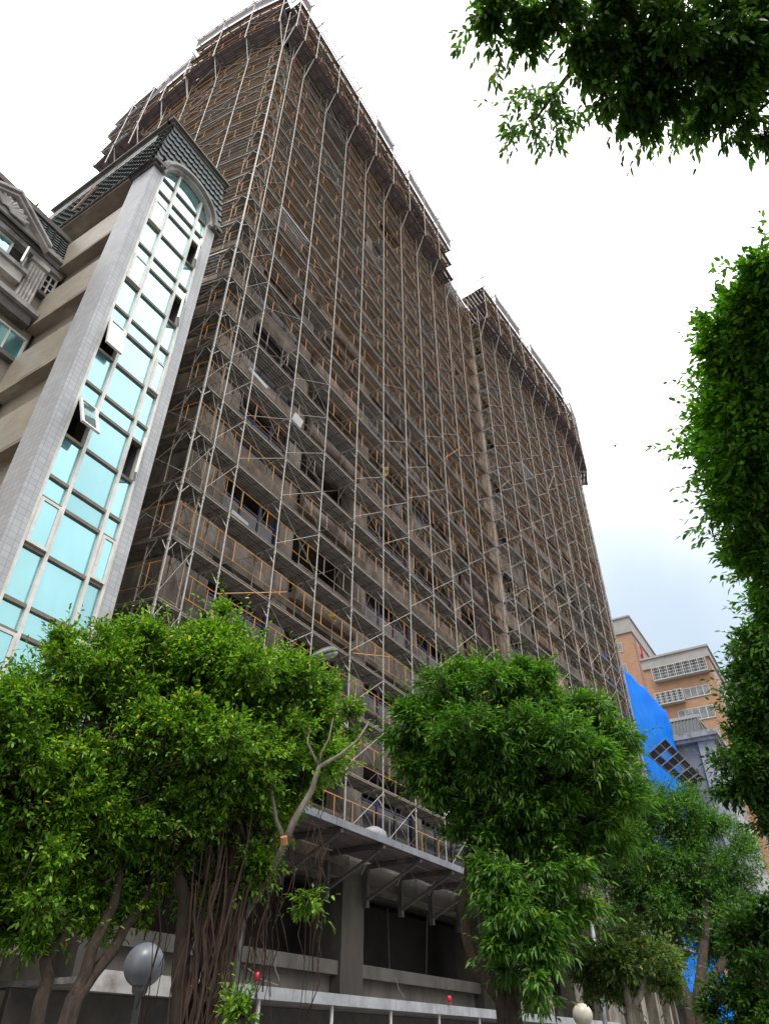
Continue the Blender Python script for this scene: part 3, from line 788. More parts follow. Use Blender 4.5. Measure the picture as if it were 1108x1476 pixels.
# fluted pilaster
mb = MB().box(4.2, 4.64, YL-.14, YL-.002, 16.6, 18.3)
for k in range(5): mb.tube([(4.245+.0875*k, YL-.15, 16.65), (4.245+.0875*k, YL-.15, 18.2)], .034, 8)
mb.box(4.16, 4.68, YL-.22, YL-.003, 18.301, 18.44)
mb.build('pilaster', M['cornice_light'], ap)
fx(3.4, 4.84, YL-.4, YL-.003, 16.44, 16.6, 'ledge', 'cornice'); fx(3.5, 4.78, YL-.28, YL-.003, 16.1, 16.439, 'ledge', 'cornice_dark')

# plants on the roof
def tuft(loc, lab, n, L, seed):
    r_ = random.Random(seed); mb = MB()
    for k in range(n):
        a = r_.uniform(0, 2*pi); e_ = r_.uniform(.3, 1.3); l = L*r_.uniform(.5, 1)
        tip = np.array((cos(a)*cos(e_), sin(a)*cos(e_), sin(e_)))*l; s_ = np.array((-sin(a), cos(a), 0))*.02
        m_ = tip*.55+np.array((0, 0, .05)); mb.add([-s_, s_, m_+s_*1.6, m_-s_*1.6, tip+np.array((0,0,-.05))], [(0,1,2,3), (3,2,4)])
    o = mb.build('roof_plant', M['leaf_dark']); o.location = loc
    return tag(o, lab, 'plant', 'spiky plants on the roof')
p = onY(46, 300, 14.3); tuft((p[0], 14.1, 20.34), 'spiky plant on the wing roof above the carved pediment', 60, .6, 1)
p = onY(88, 318, 14.5); tuft((4.6, 14.0, 20.34), 'thin twiggy plant in the roof corner beside the rusty pipe', 26, .5, 2)

# ------------------------------------------------------------------ blocks on the right
def far_block(label, x, y0, y1, ztop, rows, depth, band, winrows, name='apartment_block'):
    t = thing(name, label, 'building', 'tile clad blocks down the street')
    MB().box(x, x+depth, y0, y1, 0, ztop-band).build('wall', M['brick'], t)
    MB().box(x-.25, x+depth, y0-.25, y1+.1, ztop-band+.002, ztop-.3).build('roof_parapet', M['parapet_grey'], t)
    MB().box(x-.45, x+depth, y0-.45, y1+.2, ztop-.298, ztop).build('coping', M['parapet_grey'], t)
    MB().box(x+.5, x+depth-.5, y0-.04, y0-.002, 0, ztop-band).build('side_wall', M['brick_side'], t)
    return t
def far_win(t, x, y0, y1, z0, z1, n, cage=False, sill=True):
    d = .9 if cage else .12
    f_ = MB().box(x-d, x-.002, y0, y1, z0-.14, z0).box(x-d, x-.002, y0, y1, z1, z1+.1)
    for k in range(n+1):
        y = y0+(y1-y0)*k/n; f_.box(x-d, x-d+.06, y-.05, y+.05, z0, z1)
    if cage:
        for k in range(1, 4): z = z0+(z1-z0)*k/4; f_.box(x-d+.001, x-d+.05, y0, y1, z-.03, z+.03)
        for k in range(2*n): y = y0+(y1-y0)*(k+.5)/(2*n); f_.box(x-d+.002, x-d+.04, y-.02, y+.02, z0, z1)
    w = f_.build('window', M['far_white'], t)
    MB().box(x-.1, x-.004, y0+.02, y1-.02, z0, z1).build('pane', M['win_far'], w)
K = 1.25
def zk(z): return (z-1.6)*K+1.6
fb = far_block('brown tiled block with a long caged top window and grey parapet', 100, 8.75, 17.6, zk(38.1), 0, 22, zk(38.1)-zk(36.75), 0)
far_win(fb, 100, 9.1, 16.4, zk(35.1), zk(36.5), 7, True)
zr = 33.0
far_win(fb, 100, 9.7, 13, zk(32.6), zk(33.6), 4); far_win(fb, 100, 13.1, 16.8, zk(32.3), zk(33.5), 5, True)
far_win(fb, 100, 9.9, 14.5, zk(30.1), zk(31.3), 5)
for zz, (a, b) in ((27.6, (10, 12)), (25.2, (10.2, 12.2)), (22.8, (10, 12)), (20.0, (10, 12)), (17.6, (10.1, 12.1)), (15.0, (10, 12)), (12.4, (10.1, 12.1)), (10, (10, 12))):
    far_win(fb, 100, a, b, zk(zz), zk(zz)+1.4, 3)
for k in range(9):
    MB().box(104+(k % 1), 108, 8.55, 8.69, zk(33.6)-k*3.2, zk(33.6)-k*3.2+1.3).build('side_window', M['win_far'], fb)
    MB().box(111, 115, 8.55, 8.69, zk(33.6)-k*3.2, zk(33.6)-k*3.2+1.3).build('side_window', M['win_far'], fb)
ac = MB().box(99.1, 99.95, 9.2, 9.9, zk(13.9), zk(13.9)+.7).build('air_conditioner', M['white'], fb)
fb2 = far_block('taller brown tiled block with two small windows, partly behind the scaffold', 112, 20.3, 32, 61, 0, 22, 3.0, 0)
for k in range(6):
    far_win(fb2, 112, 22.2, 24.0, 55-k*3.9, 56.5-k*3.9, 2); far_win(fb2, 112, 26.2, 28.0, 55-k*3.9, 56.5-k*3.9, 2)
    MB().box(116, 121, 20.1, 20.25, 54-k*3.9, 55.6-k*3.9).build('side_window', M['win_far'], fb2)
MB().tube([(112.2, 20.0, 30), (112.2, 20.0, 57)], .12, 6).build('drainpipe', M['brick_side'], fb2)
MB().tube([(115.5, 19.9, 30), (115.5, 19.9, 57)], .14, 6).build('drainpipe', M['red'], fb2)
# grey building
gb = thing('grey_building', 'grey rendered building with a small tiled roof between the blue sheeting and the brown block', 'building')
XG = 66
MB().box(XG, XG+9, 7.3, 10.9, 0, 23.4).build('wall', M['grey_wall'], gb)
MB().box(XG-.25, XG-.003, 7.28, 8.6, 0, 23.4).build('corner_pier', M['grey_pale'], gb)
MB().box(XG-.7, XG+9.5, 6.75, 11.3, 23.41, 23.9).box(XG-.5, XG+9.3, 6.95, 11.2, 23.1, 23.409).build('cornice', M['cornice'], gb)
mb = MB()
mb.hexa([(XG-.2,7.3,23.91),(XG+9,7.3,23.91),(XG+9,11,23.91),(XG-.2,11,23.91),(XG+.9,8.2,25.6),(XG+8,8.2,25.6),(XG+8,11,25.6),(XG+.9,11,25.6)])
for k in range(12): y = 7.5+k*.3; mb.tube([(XG-.25, y, 24.0), (XG+.85, max(y, 8.2), 25.65)], .06, 5)
mb.build('tiled_roof', M['roof_tile'], gb)
MB().box(XG+.8, XG+1.1, 8.0, 11, 25.62, 25.9).build('roof_ridge', M['grey_pale'], gb)
MB().box(XG-.13, XG-.002, 9.0, 9.8, 18.2, 19.3).build('recessed_window', M['win_far'], gb)
MB().box(XG-.26, XG+8.9, 7.1, 7.25, 0, 17.5).build('pale_side_wall', M['grey_pale'], gb)

# blue sheeting
def sheet(corners, nu, nv, name, lab, amp, seed, y_of=None):
    rs = np.random.RandomState(seed)
    A, B_, C_, D_ = [np.array(c, float) for c in corners]
    ph = rs.uniform(0, 6, 8); vs = []
    for j in range(nv+1):
        for i in range(nu+1):
            u, v = i/nu, j/nv
            p = A*(1-u)*(1-v)+B_*u*(1-v)+C_*u*v+D_*(1-u)*v
            w = amp*(sin(u*9+ph[0]+v*3)+.6*sin(v*14+ph[1]-u*5)+.4*sin(u*23+ph[2]+v*9)+.3*sin(v*31+u*17+ph[3]))
            p = p+np.array((0, -w, 0))
            if j == 0: p[2] -= .25*abs(sin(u*pi*5))
            vs.append(tuple(p))
    fs = [(j*(nu+1)+i, j*(nu+1)+i+1, (j+1)*(nu+1)+i+1, (j+1)*(nu+1)+i) for j in range(nv) for i in range(nu)]
    mb = MB(); mb.add(vs, fs)
    o = mb.build(name, M['tarp'], None, True)
    md_ = o.modifiers.new('thick', 'SOLIDIFY'); md_.thickness = .03
    return tag(o, lab, 'tarpaulin', 'blue sheets on the far end')
sheet([(48.7, 11.1, 25.6), (65.6, 10.4, 26.3), (65.2, 10.4, 19), (49.5, 10.8, 14.5)], 40, 30, 'tarpaulin', 'bright blue tarpaulin stretched down beside the scaffold end, above the dark panel', .05, 1)
sheet([(50.2, 10.7, 14.2), (65.0, 10.5, 18.6), (65, 10.5, 12), (50.2, 10.7, 8.5)], 30, 20, 'tarpaulin', 'blue tarpaulin glimpsed through the leaves below the dark panel', .15, 2)
sheet([(50.2, 10.7, 8.2), (62.0, 10.5, 8.2), (62, 10.5, 3.2), (50.2, 10.7, 3.2)], 30, 20, 'tarpaulin', 'lowest blue tarpaulin hanging near the trunks of the fine-leaved tree', .1, 3)
# building that carries the sheets
nb_ = thing('low_building', 'dark narrow building behind the blue tarpaulins', 'building')
MB().box(51, 65.5, 11.2, 20, 0, 23.5).build('wall', M['concrete'], nb_)
MB().box(50.8, 65.7, 11.0, 20.2, 23.5, 23.9).build('coping', M['concrete_light'], nb_)
# dark protective fan
fan = thing('protection_fan', 'dark slatted protection panel jutting out in front of the blue tarpaulin', 'panel')
c0 = onY(850+355/4.295, 860+980/4.295, 10.1); c1 = onY(850+465/4.295, 860+880/4.295, 10.1)
A_ = onX(932, 1088, 50.5); B_ = onX(958, 1065, 53.0); C_ = onX(1016, 1125, 53.0); D_ = onX(994, 1140, 50.5)
A_, B_, C_, D_ = [np.array(v) for v in (A_, B_, C_, D_)]
nrm = np.cross(B_-A_, D_-A_); nrm /= np.linalg.norm(nrm)
def q(u, v, w=0): return A_*(1-u)*(1-v)+B_*u*(1-v)+C_*u*v+D_*(1-u)*v+nrm*w
for i in range(3):
    for j in range(6):
        if (i, j) in ((1, 1), (1, 3)): continue
        u0, u1, v0, v1 = i/3+.015, (i+1)/3-.015, j/6+.01, (j+1)/6-.01
        MB().hexa([q(u0,v0),q(u1,v0),q(u1,v1),q(u0,v1),q(u0,v0,.05),q(u1,v0,.05),q(u1,v1,.05),q(u0,v1,.05)]).build('panel_board', M['fan'], fan)
mb = MB()
for i in range(4): mb.tube([q(i/3, 0, -.05), q(i/3, 1, -.05)], .025, 5)
for j in range(7): mb.tube([q(0, j/6, -.05), q(1, j/6, -.05)], .025, 5)
for k in range(2):
    for u in (.42, .58): mb.tube([q(u, (1+2*k)/6, -.02), q(u, (2+2*k)/6, -.02)], .03, 4)
mb.build('rib', M['fan_rib'], fan)

# ------------------------------------------------------------------ street furniture
BX, BYY = onY(330, 1470, 8.3)[:2]
sl = thing('street_lamp', 'grey cobra-head street lamp rising out of the left tree', 'lamp', loc=(BX, BYY, .13))
hd = np.array(onY(463, 944, 7.6)); tip = np.array(onY(488, 938, 7.4)); back = np.array(onY(438, 951, 7.75))
b0 = np.array((BX, BYY, .13))
loc = lambda p: tuple(np.array(p)-b0)
d_ = tip-back; Ln = np.linalg.norm(d_)
mb = MB().tube([(0, 0, 0), (0, .0, 2.8), (0, .0, 6.6)], [.09, .075, .055], 10); mb.build('pole', M['lampgrey'], sl, True)
a0 = np.array((0, 0, 6.58)); a1 = np.array(loc(back))
MB().tube([a0, a0*.7+a1*.3+np.array((0,0,.18)), a0*.3+a1*.7+np.array((0,0,.2)), a1], .035, 8).build('arm', M['lampgrey'], sl, True)
# teardrop head
mb = MB(); rings = []
prof = [(0, .03), (.08, .05), (.2, .07), (.34, .12), (.55, .165), (.75, .17), (.9, .12), (1.0, .03)]
u_ = d_/Ln; sd = np.cross(u_, (0, 0, 1)); sd /= np.linalg.norm(sd); up = np.cross(sd, u_)
vs = []; n = 14
for t, r in prof:
    for k in range(n):
        a = 2*pi*k/n; vs.append(np.array(loc(back+d_*t))+sd*cos(a)*r+up*sin(a)*r*(.75 if sin(a) > 0 else .35))
fs = [(i*n+k, i*n+(k+1) % n, (i+1)*n+(k+1) % n, (i+1)*n+k) for i in range(len(prof)-1) for k in range(n)]+[tuple(range(n)), tuple((len(prof)-1)*n+k for k in range(n))]
mb.add(vs, fs); mb.build('lamp_head', M['lampgrey'], sl, True)
mb = MB(); vs = []
for t, r in ((.36, .02), (.42, .1), (.6, .14), (.78, .135), (.9, .08), (.94, .02)):
    for k in range(n):
        a = 2*pi*k/n; vs.append(np.array(loc(back+d_*t))+sd*cos(a)*r+up*(-.035+sin(a)*(.03 if sin(a) > 0 else .085)*r/.14))
mb.add(vs, [(i*n+k, i*n+(k+1) % n, (i+1)*n+(k+1) % n, (i+1)*n+k) for i in range(5) for k in range(n)]); mb.build('lamp_cover', M['lampglass'], sl, True)

def globe_lamp(p, r, lab, gm):
    t = thing('globe_lamp', lab, 'lamp', 'globe lamps along the walk', loc=(p[0], p[1], .13))
    h_ = p[2]-.13
    MB().lathe([(.09, 0), (.09, .12), (.045, .2), (.04, h_-r-.08), (.09, h_-r-.04), (.1, h_-r+.03)], n=14).build('post', M['lampgrey'], t, True)
    MB().lathe([(r*sin(a), h_-r*cos(a)) for a in np.linspace(.15, pi-.02, 16)], n=24).build('globe', M[gm], t, True)
globe_lamp(onY(208, 1391, 7.9), .24, 'large grey globe lamp in front of the pale wall by the left trunks', 'globe_grey')
globe_lamp(onY(839, 1463, 9.2), .32, 'cream globe lamp at the foot of the slanting steel pole', 'globe')
pp0 = onY(849, 1306, 9.3); pp1 = onY(869, 1476, 9.3)
t = thing('sign_pole', 'plain steel blue pole leaning slightly between the long-leaved tree and the pale bush', 'pole', loc=(pp1[0], pp1[1], .13))
d_ = (pp0-pp1); 
MB().tube([(0, 0, 0), tuple(pp0-np.array((pp1[0], pp1[1], .13)))], [.09, .07], 12).build('shaft', M['pole'], t, True)
MB().lathe([(.2, 0), (.2, .03), (.11, .05), (.1, .18)], n=12).build('base_plate', M['pole'], t)
# bird
bd = np.array(at(886, 643, 38))
t = thing('bird', 'tiny dark bird in the open sky right of the tower', 'bird', loc=tuple(bd))
mb = MB(); mb.tube([(-.1, 0, 0), (-.05, 0, .01), (.03, 0, .01), (.1, 0, .02), (.13, 0, .02)], [.008, .03, .035, .02, .006], 8)
mb.add([(-.04,0,.02),(.05,0,.02),(.02,.16,.08),(-.03,.15,.08),(-.05,.24,.04)], [(0,1,2,3),(3,2,4)])
mb.add([(-.04,0,.02),(.05,0,.02),(.02,-.16,.08),(-.03,-.15,.08),(-.05,-.24,.04)], [(0,1,2,3),(3,2,4)])
mb.build('body', M['bird'], t)

# ------------------------------------------------------------------ trees
def unit(a): return a/(np.linalg.norm(a, axis=-1, keepdims=True)+1e-9)
SUBD = [55]
def foliage(seed, clumps, n_tw, L, Wd, m, per=8, name='crown', parent=None, shell=.45, droop=.15, tw=4.0, long_=False, lift=.35):
    rs = np.random.RandomState(seed)
    C = np.array([c[:3] for c in clumps], float); R = np.array([c[3:6] for c in clumps], float)
    w = np.array([c[6] if len(c) > 6 else (c[3]*c[4]*c[5])**(2/3) for c in clumps]); w = w/w.sum()
    # small sub-clumps give an uneven outline
    nsub = max(12, n_tw//SUBD[0])
    ci = rs.choice(len(C), nsub, p=w)
    u = unit(rs.normal(size=(nsub, 3))); r = shell+(1.16-shell)*rs.rand(nsub, 1)**.8
    SC = C[ci]+u*R[ci]*r; SR = (R[ci].mean(1)*rs.uniform(.09, .38, nsub))[:, None]*np.array((1, 1, .7)); SU = u
    si = rs.randint(0, nsub, n_tw)
    v = unit(rs.normal(size=(n_tw, 3))); P = SC[si]+v*SR[si]*rs.rand(n_tw, 1)**.4
    t = unit(v*.7+SU[si]*.6+rs.normal(size=(n_tw, 3))*.35+np.array((0, 0, lift)))
    a = unit(np.cross(t, rs.normal(size=(n_tw, 3)))); b = np.cross(t, a)
    Lt = L*tw*(rs.uniform(.5, 1.1, (n_tw, 1))+1.3*(rs.rand(n_tw, 1) < .09))
    out_v = []
    for k in range(per):
        s = (k+.5)/per; ang = k*2.4+rs.rand(n_tw, 1)*.8
        base = P+t*Lt*s
        side = a*np.cos(ang)+b*np.sin(ang)
        d = unit(side*(.95-.55*s if not long_ else .75-.4*s)+t*(.35+.5*s)+np.array((0, 0, -droop))*rs.uniform(.3, 1.6, (n_tw, 1)))
        nrm = unit(np.cross(d, np.cross(d, np.array((0, 0, 1.))+rs.normal(size=(n_tw, 3))*.45)))
        nrm = np.where(nrm[:, 2:3] < 0, -nrm, nrm)
        sd = np.cross(d, nrm)
        ll = L*rs.uniform(.65, 1.15, (n_tw, 1)); ww = Wd*ll/L*.5
        tipd = np.array((0, 0, -1.))*ll*droop*.7
        p0 = base; p3 = base+d*ll+tipd
        l1 = base+d*ll*.3+sd*ww+nrm*ww*.35; l2 = base+d*ll*.68+sd*ww*.8+nrm*ww*.25+tipd*.4
        r1 = base+d*ll*.3-sd*ww+nrm*ww*.35; r2 = base+d*ll*.68-sd*ww*.8+nrm*ww*.25+tipd*.4
        out_v.append(np.stack([p0, l1, l2, p3, r2, r1], 1))
    V = np.concatenate(out_v).reshape(-1, 3); nl = len(V)//6
    sw = np.minimum(.006, L*.05)
    E_ = P+t*Lt; S0 = P-t*Lt*.5
    st = np.stack([S0-a*sw, S0+a*sw, E_+a*sw*.4, E_-a*sw*.4], 1).reshape(-1, 3)
    V = np.concatenate([V, st])
    me = bpy.data.meshes.new(name)
    me.vertices.add(len(V)); me.vertices.foreach_set('co', V.astype('f').ravel())
    idx = (np.arange(nl)[:, None]*6+np.array((0, 1, 2, 3, 0, 3, 4, 5))).ravel()
    idx = np.concatenate([idx, np.arange(n_tw*4)+nl*6])
    me.loops.add(len(idx)); me.loops.foreach_set('vertex_index', idx.astype('i'))
    npol = nl*2+n_tw
    me.polygons.add(npol); me.polygons.foreach_set('loop_start', (np.arange(npol)*4).astype('i')); me.polygons.foreach_set('loop_total', np.full(npol, 4, 'i'))
    me.materials.append(m); me.materials.append(M['bark'])
    mi = np.zeros(npol, 'i'); mi[nl*2:] = 1; me.polygons.foreach_set('material_index', mi)
    me.update(); me.validate()
    o = bpy.data.objects.new(name, me); col.objects.link(o)
    if parent: o.parent = parent
    return o, SC
def wob(a, b, n, amp, rs):
    a = np.array(a, float); b = np.array(b, float); P = []
    for i in range(n+1):
        t = i/n; P.append(a*(1-t)+b*t+rs.normal(size=3)*amp*sin(pi*t))
    return P
def limbs(seed, starts, targets, r0, name, m, parent, amp=.12, n=6):
    rs = np.random.RandomState(seed); mb = MB()
    for tg in targets:
        s_ = starts[np.argmin([np.linalg.norm(np.array(q)-tg) for q in starts])]
        P = wob(s_, tg, n, amp, rs); mb.tube(P, list(np.linspace(r0*rs.uniform(.7, 1), r0*.15, len(P))), 5)
    return mb.build(name, m, parent, True)
def clump(px, py, d, rpx, rpy=None, depth=None, wt=None):
    p = at(px, py, d); k = d/F_PX*1.0
    # image offsets away from the centre stretch the scale a little
    r1 = rpx*k*.9; r2 = (rpy or rpx)*k*.9
    return (p[0], p[1], p[2], r1, r1 if depth is None else depth, r2)+((wt,) if wt else ())

def tree(name, label, crown_c, n_tw, L, Wd, lm, base, forks, r0, bm, seed, per=8, group=None, nl=26, amp=.12, trunk_pts=None, **kw):
    t = thing(name, label, 'tree', group)
    o, SC = foliage(seed, crown_c, n_tw, L, Wd, M[lm], per, 'crown', t, **kw)
    if kw: pass
    rs = np.random.RandomState(seed+50)
    mb = MB(); ends = []
    for f_ in forks:
        P = []
        pts = [base]+f_
        for i in range(len(pts)-1):
            seg = wob(pts[i], pts[i+1], 4, .03, rs); P += seg if i == 0 else seg[1:]
        mb.tube(P, list(np.linspace(r0, r0*.38, len(P))), 9); ends += P[len(P)//2:]
    mb.build('trunk', M[bm], t, True)
    sel = SC[rs.choice(len(SC), min(nl, len(SC)), replace=False)]
    limbs(seed+9, ends, sel, r0*.32, 'limb', M[bm], t, amp)
    return t, ends

def A(px, py, d): return np.array(at(px, py, d))
def foot(px, py, d):
    p = A(px, py, d); return np.array((p[0], p[1], .12))

# left street trees
D1 = 8.2
c1 = [clump(45, 1050, D1-.2, 95, 75), clump(150, 975, D1, 85, 55), clump(230, 930, D1+.2, 50, 28), clump(40, 1160, D1-.6, 90, 60), clump(160, 1080, D1-.3, 100, 80), clump(-60, 1090, D1-.6, 100, 100), clump(150, 1180, D1-.2, 90, 45), clump(60, 1250, D1-.4, 90, 34), clump(170, 1225, D1-.3, 60, 26), clump(25, 1300, D1-.6, 70, 26), clump(110, 1285, D1-.2, 50, 20), clump(15, 1355, D1-.7, 40, 16, wt=.03), clump(190, 1300, D1-.1, 40, 18, wt=.06), clump(60, 1330, D1-.5, 60, 22)]
tree('street_tree', 'leafy street tree at far left in front of the glass bay', c1, 15000, .062, .026, 'leaf_left', foot(75, 1500, 7.0), [[A(105, 1440, 7.2), A(165, 1300, 7.5), A(180, 1150, 7.9)], [A(60, 1440, 7.2), A(95, 1330, 7.5), A(60, 1180, 7.6)], [A(110, 1440, 7.2), A(200, 1310, 7.8), A(250, 1180, 8.2)]], .07, 'bark', 11, per=9, group='street trees', tw=3, nl=60, amp=.2)
c2 = [clump(330, 985, D1+.3, 95, 60), clump(420, 1015, D1+.6, 70, 45), clump(485, 1050, D1+.8, 42, 30), clump(250, 950, D1+.4, 70, 40), clump(290, 1100, D1, 110, 65), clump(410, 1090, D1+.4, 75, 50), clump(320, 925, D1+.6, 30, 16), clump(215, 915, D1+.5, 34, 14), clump(375, 1160, D1+.2, 60, 32), clump(240, 1160, D1, 70, 40), clump(310, 1200, D1, 90, 26), clump(345, 1245, D1-.1, 50, 20), clump(235, 1245, D1, 50, 22), clump(290, 1285, D1+.1, 44, 16, wt=.03), clump(332, 900, D1+.5, 22, 14)]
for q_ in ((437, 1255, 7.7, 14, 15), (443, 1290, 7.7, 9, 9), (415, 1226, 7.7, 15, 8), (352, 1462, 7.2, 8, 9)): c2.append(clump(*q_))
tr2, ends2 = tree('street_tree', 'big street tree with a root-hung trunk, standing in front of the tower corner', c2, 17000, .062, .026, 'leaf_left', foot(285, 1500, 7.6), [[A(295, 1440, 7.7), A(325, 1320, 7.9), A(345, 1180, 8.1), A(330, 1080, 8.3)], [A(305, 1420, 7.7), A(350, 1300, 8), A(390, 1170, 8.4)], [A(262, 1440, 7.7), A(268, 1300, 7.8), A(240, 1180, 8)]], .11, 'bark', 12, per=9, group='street trees', tw=3, nl=70, amp=.22)
rs = np.random.RandomState(3)
mb = MB()    # hanging aerial roots and roots wrapped round the trunk
for k in range(110):
    px = rs.uniform(235, 470) if k % 3 else rs.uniform(300, 400); top = A(px, rs.uniform(1150, 1260), rs.uniform(7.8, 8.5)); ln = rs.uniform(.4, 1.7)
    P = [top+np.array((rs.normal()*.03, rs.normal()*.03, -ln*i/6)) for i in range(7)]; mb.tube(P, rs.uniform(.003, .008), 4)
for k in range(46):
    a_ = A(320+rs.uniform(-40, 45), 1300+rs.uniform(-130, 60), rs.uniform(7.6, 7.85)); b_ = foot(288+rs.uniform(-45, 45), 1500, rs.uniform(7.4, 7.6))
    P = wob(a_, b_, 9, .05, rs); mb.tube(P, [.004]+[rs.uniform(.005, .014)]*9, 6)
mb.build('aerial_roots', M['root'], tr2, True)
mb = MB()
mb.tube([A(411, 1214, 7.6), A(424, 1182, 7.65), A(449, 1140, 7.75), A(460, 1105, 7.8), A(490, 1088, 7.9), A(516, 1066, 8.0), A(532, 1040, 8.1)], [.036, .034, .03, .025, .017, .012, .006], 8)
mb.tube([A(460, 1105, 7.8), A(451, 1088, 7.8), A(443, 1070, 7.85), A(447, 1045, 7.9)], [.016, .013, .01, .006], 6)
mb.tube([A(460, 1105, 7.8), A(463, 1085, 7.8), A(474, 1065, 7.85), A(480, 1035, 7.9)], [.014, .011, .009, .006], 6)
mb.tube([A(411, 1214, 7.6), A(398, 1180, 7.7), A(390, 1130, 7.8), A(372, 1060, 8)], [.022, .018, .014, .008], 7)
mb.tube([A(411, 1214, 7.6), A(392, 1255, 7.9), A(352, 1320, 8.0), A(318, 1410, 7.8)], [.03, .034, .045, .06], 8)
mb.build('pale_branch', M['bark_pale'], tr2, True)
MB().tube([A(410, 1217, 7.56), A(409, 1206, 7.54)], .036, 8).build('sawn_stub', M['cut'], tr2)

# long leaved tree in the middle
D2 = 13.5
c3 = [clump(690, 1005, D2, 78, 36), clump(790, 1020, D2+.5, 72, 34), clump(860, 1070, D2+1, 52, 36), clump(605, 1055, D2-.3, 52, 40), clump(700, 1090, D2-.5, 90, 46), clump(800, 1100, D2-.2, 90, 46), clump(625, 1135, D2-.5, 46, 30),
      clump(835, 1165, D2, 68, 46), clump(735, 1175, D2-.3, 66, 36), clump(800, 1230, D2-.2, 50, 26), clump(645, 978, D2+.2, 28, 12), clump(760, 978, D2+.4, 40, 12), clump(900, 1110, D2+.8, 26, 30), clump(690, 1215, D2-.6, 34, 18), clump(880, 1210, D2+.3, 24, 24)]
tree('broadleaf_tree', 'dense tree with long glossy leaves in front of the middle of the tower', c3, 12000, .13, .034, 'leaf_mango', foot(735, 1500, 12.3), [[A(728, 1450, 12.4), A(690, 1395, 12.5), A(668, 1310, 12.8), A(690, 1150, 13)], [A(735, 1440, 12.4), A(780, 1380, 12.7), A(832, 1300, 13), A(810, 1130, 13.4)], [A(730, 1440, 12.5), A(735, 1330, 12.8), A(730, 1180, 13.2)]], .17, 'bark', 21, per=8, droop=.28, tw=2.0, long_=True, lift=.35, group='street trees', nl=60, amp=.2)
c3b = [clump(735, 1310, 11.9, 42, 20), clump(760, 1262, 12.3, 60, 22), clump(705, 1275, 12.2, 30, 18), clump(800, 1300, 12.3, 36, 20), clump(770, 1440, 11.8, 44, 16), clump(785, 1345, 11.9, 34, 30), clump(712, 1370, 11.9, 22, 26), clump(755, 1392, 11.8, 44, 28)]
foliage(31, c3b, 2100, .13, .034, M['leaf_mango'], 8, 'lower_crown', bpy.data.objects['broadleaf_tree'], droop=.35, tw=1.8, long_=True, lift=.1)

# fine leaved tree right of it
D3 = 24
c4 = [clump(985, 1180, D3, 38, 24), clump(1020, 1240, D3, 42, 36), clump(930, 1250, D3, 46, 34), clump(960, 1320, D3, 64, 28), clump(1045, 1320, D3-.5, 34, 40), clump(1075, 1380, D3-.5, 22, 20), clump(895, 1200, D3+1, 30, 46), clump(950, 1165, D3+.5, 34, 16), clump(1000, 1285, D3, 50, 30)]
tree('feathery_tree', 'slender tree with fine pale green leaves in front of the lower blue tarpaulins', [(*q_[:3], q_[3]*1.25, q_[4]*1.25, q_[5]*1.25) for q_ in c4], 11000, .12, .036, 'leaf_feather', foot(1000, 1500, 21), [[A(1005, 1440, 21.3), A(1018, 1330, 22.5), A(1010, 1230, 23.5)], [A(990, 1440, 21.3), A(965, 1370, 22.3), A(940, 1270, 23.5)], [A(1005, 1440, 21.3), A(1045, 1380, 22.5), A(1050, 1300, 23.5)]], .17, 'bark', 33, per=8, group='street trees', nl=34, amp=.25, tw=3)
c5 = [clump(900, 1385, 14, 50, 24), clump(930, 1400, 14, 28, 24), clump(868, 1405, 14, 28, 18)]
tree('small_tree', 'low bushy tree with pale variegated leaves right of the slanting pole', c5, 1800, .085, .038, 'leaf_varieg', foot(905, 1500, 13.6), [[A(907, 1450, 13.7), A(900, 1400, 13.9)], [A(912, 1450, 13.7), A(930, 1405, 14)]], .09, 'bark_pale', 34, per=8, nl=14, tw=3)
c6 = [clump(1095, 1395, 17, 30, 46), clump(1085, 1460, 17, 44, 30), clump(1115, 1335, 17, 20, 20)]
tree('dark_tree', 'dark leafy tree cut off by the lower right corner', c6, 2300, .11, .05, 'leaf_dark', foot(1090, 1520, 17), [[A(1090, 1470, 17), A(1095, 1400, 17)]], .14, 'bark', 35, per=8, group='street trees', nl=10, tw=3)

# right edge: tall clipped tree close to the camera
SUBD[0] = 28
D4 = 6.8
c7 = [clump(1115, 375, D4, 45, 40), clump(1110, 460, D4, 72, 50), clump(1050, 512, D4, 52, 34), clump(1062, 580, D4, 52, 50), clump(1082, 680, D4+.2, 66, 60), clump(1100, 780, D4+.4, 62, 60), clump(1130, 620, D4+.3, 100, 150), clump(1115, 860, D4+.8, 45, 50), clump(1078, 420, D4, 22, 20)]
c7 = [(*(np.array(q_[:3])+RT*.1), *q_[3:]) for q_ in c7]
tree('roadside_tree', 'tall near tree with glossy bright leaves along the right edge against the sky', c7, 8500, .072, .032, 'leaf_right', foot(1500, 1500, 6.8), [[A(1330, 1150, 6.9), A(1180, 800, 7.1), A(1120, 560, 6.9)], [A(1330, 1150, 6.9), A(1200, 700, 6.9)]], .12, 'bark', 41, per=9, group='roadside trees', nl=24, shell=.2, tw=2.6)
c8 = [clump(1112, 930, 10.5, 28, 50), clump(1092, 1040, 10.5, 30, 34), clump(1098, 1110, 10.5, 46, 30), clump(1125, 1010, 10.8, 45, 90), clump(1085, 985, 10.8, 16, 12), clump(1120, 1190, 10.5, 26, 26), clump(1060, 1130, 10.5, 16, 16)]
tree('roadside_tree', 'darker roadside tree lower on the right edge in front of the brown block', c8, 3600, .085, .038, 'leaf_dark', foot(1290, 1510, 10.5), [[A(1250, 1380, 10.5), A(1180, 1180, 10.6), A(1120, 1040, 10.6)]], .13, 'bark', 42, per=8, group='roadside trees', nl=16, shell=.2, tw=2.6)
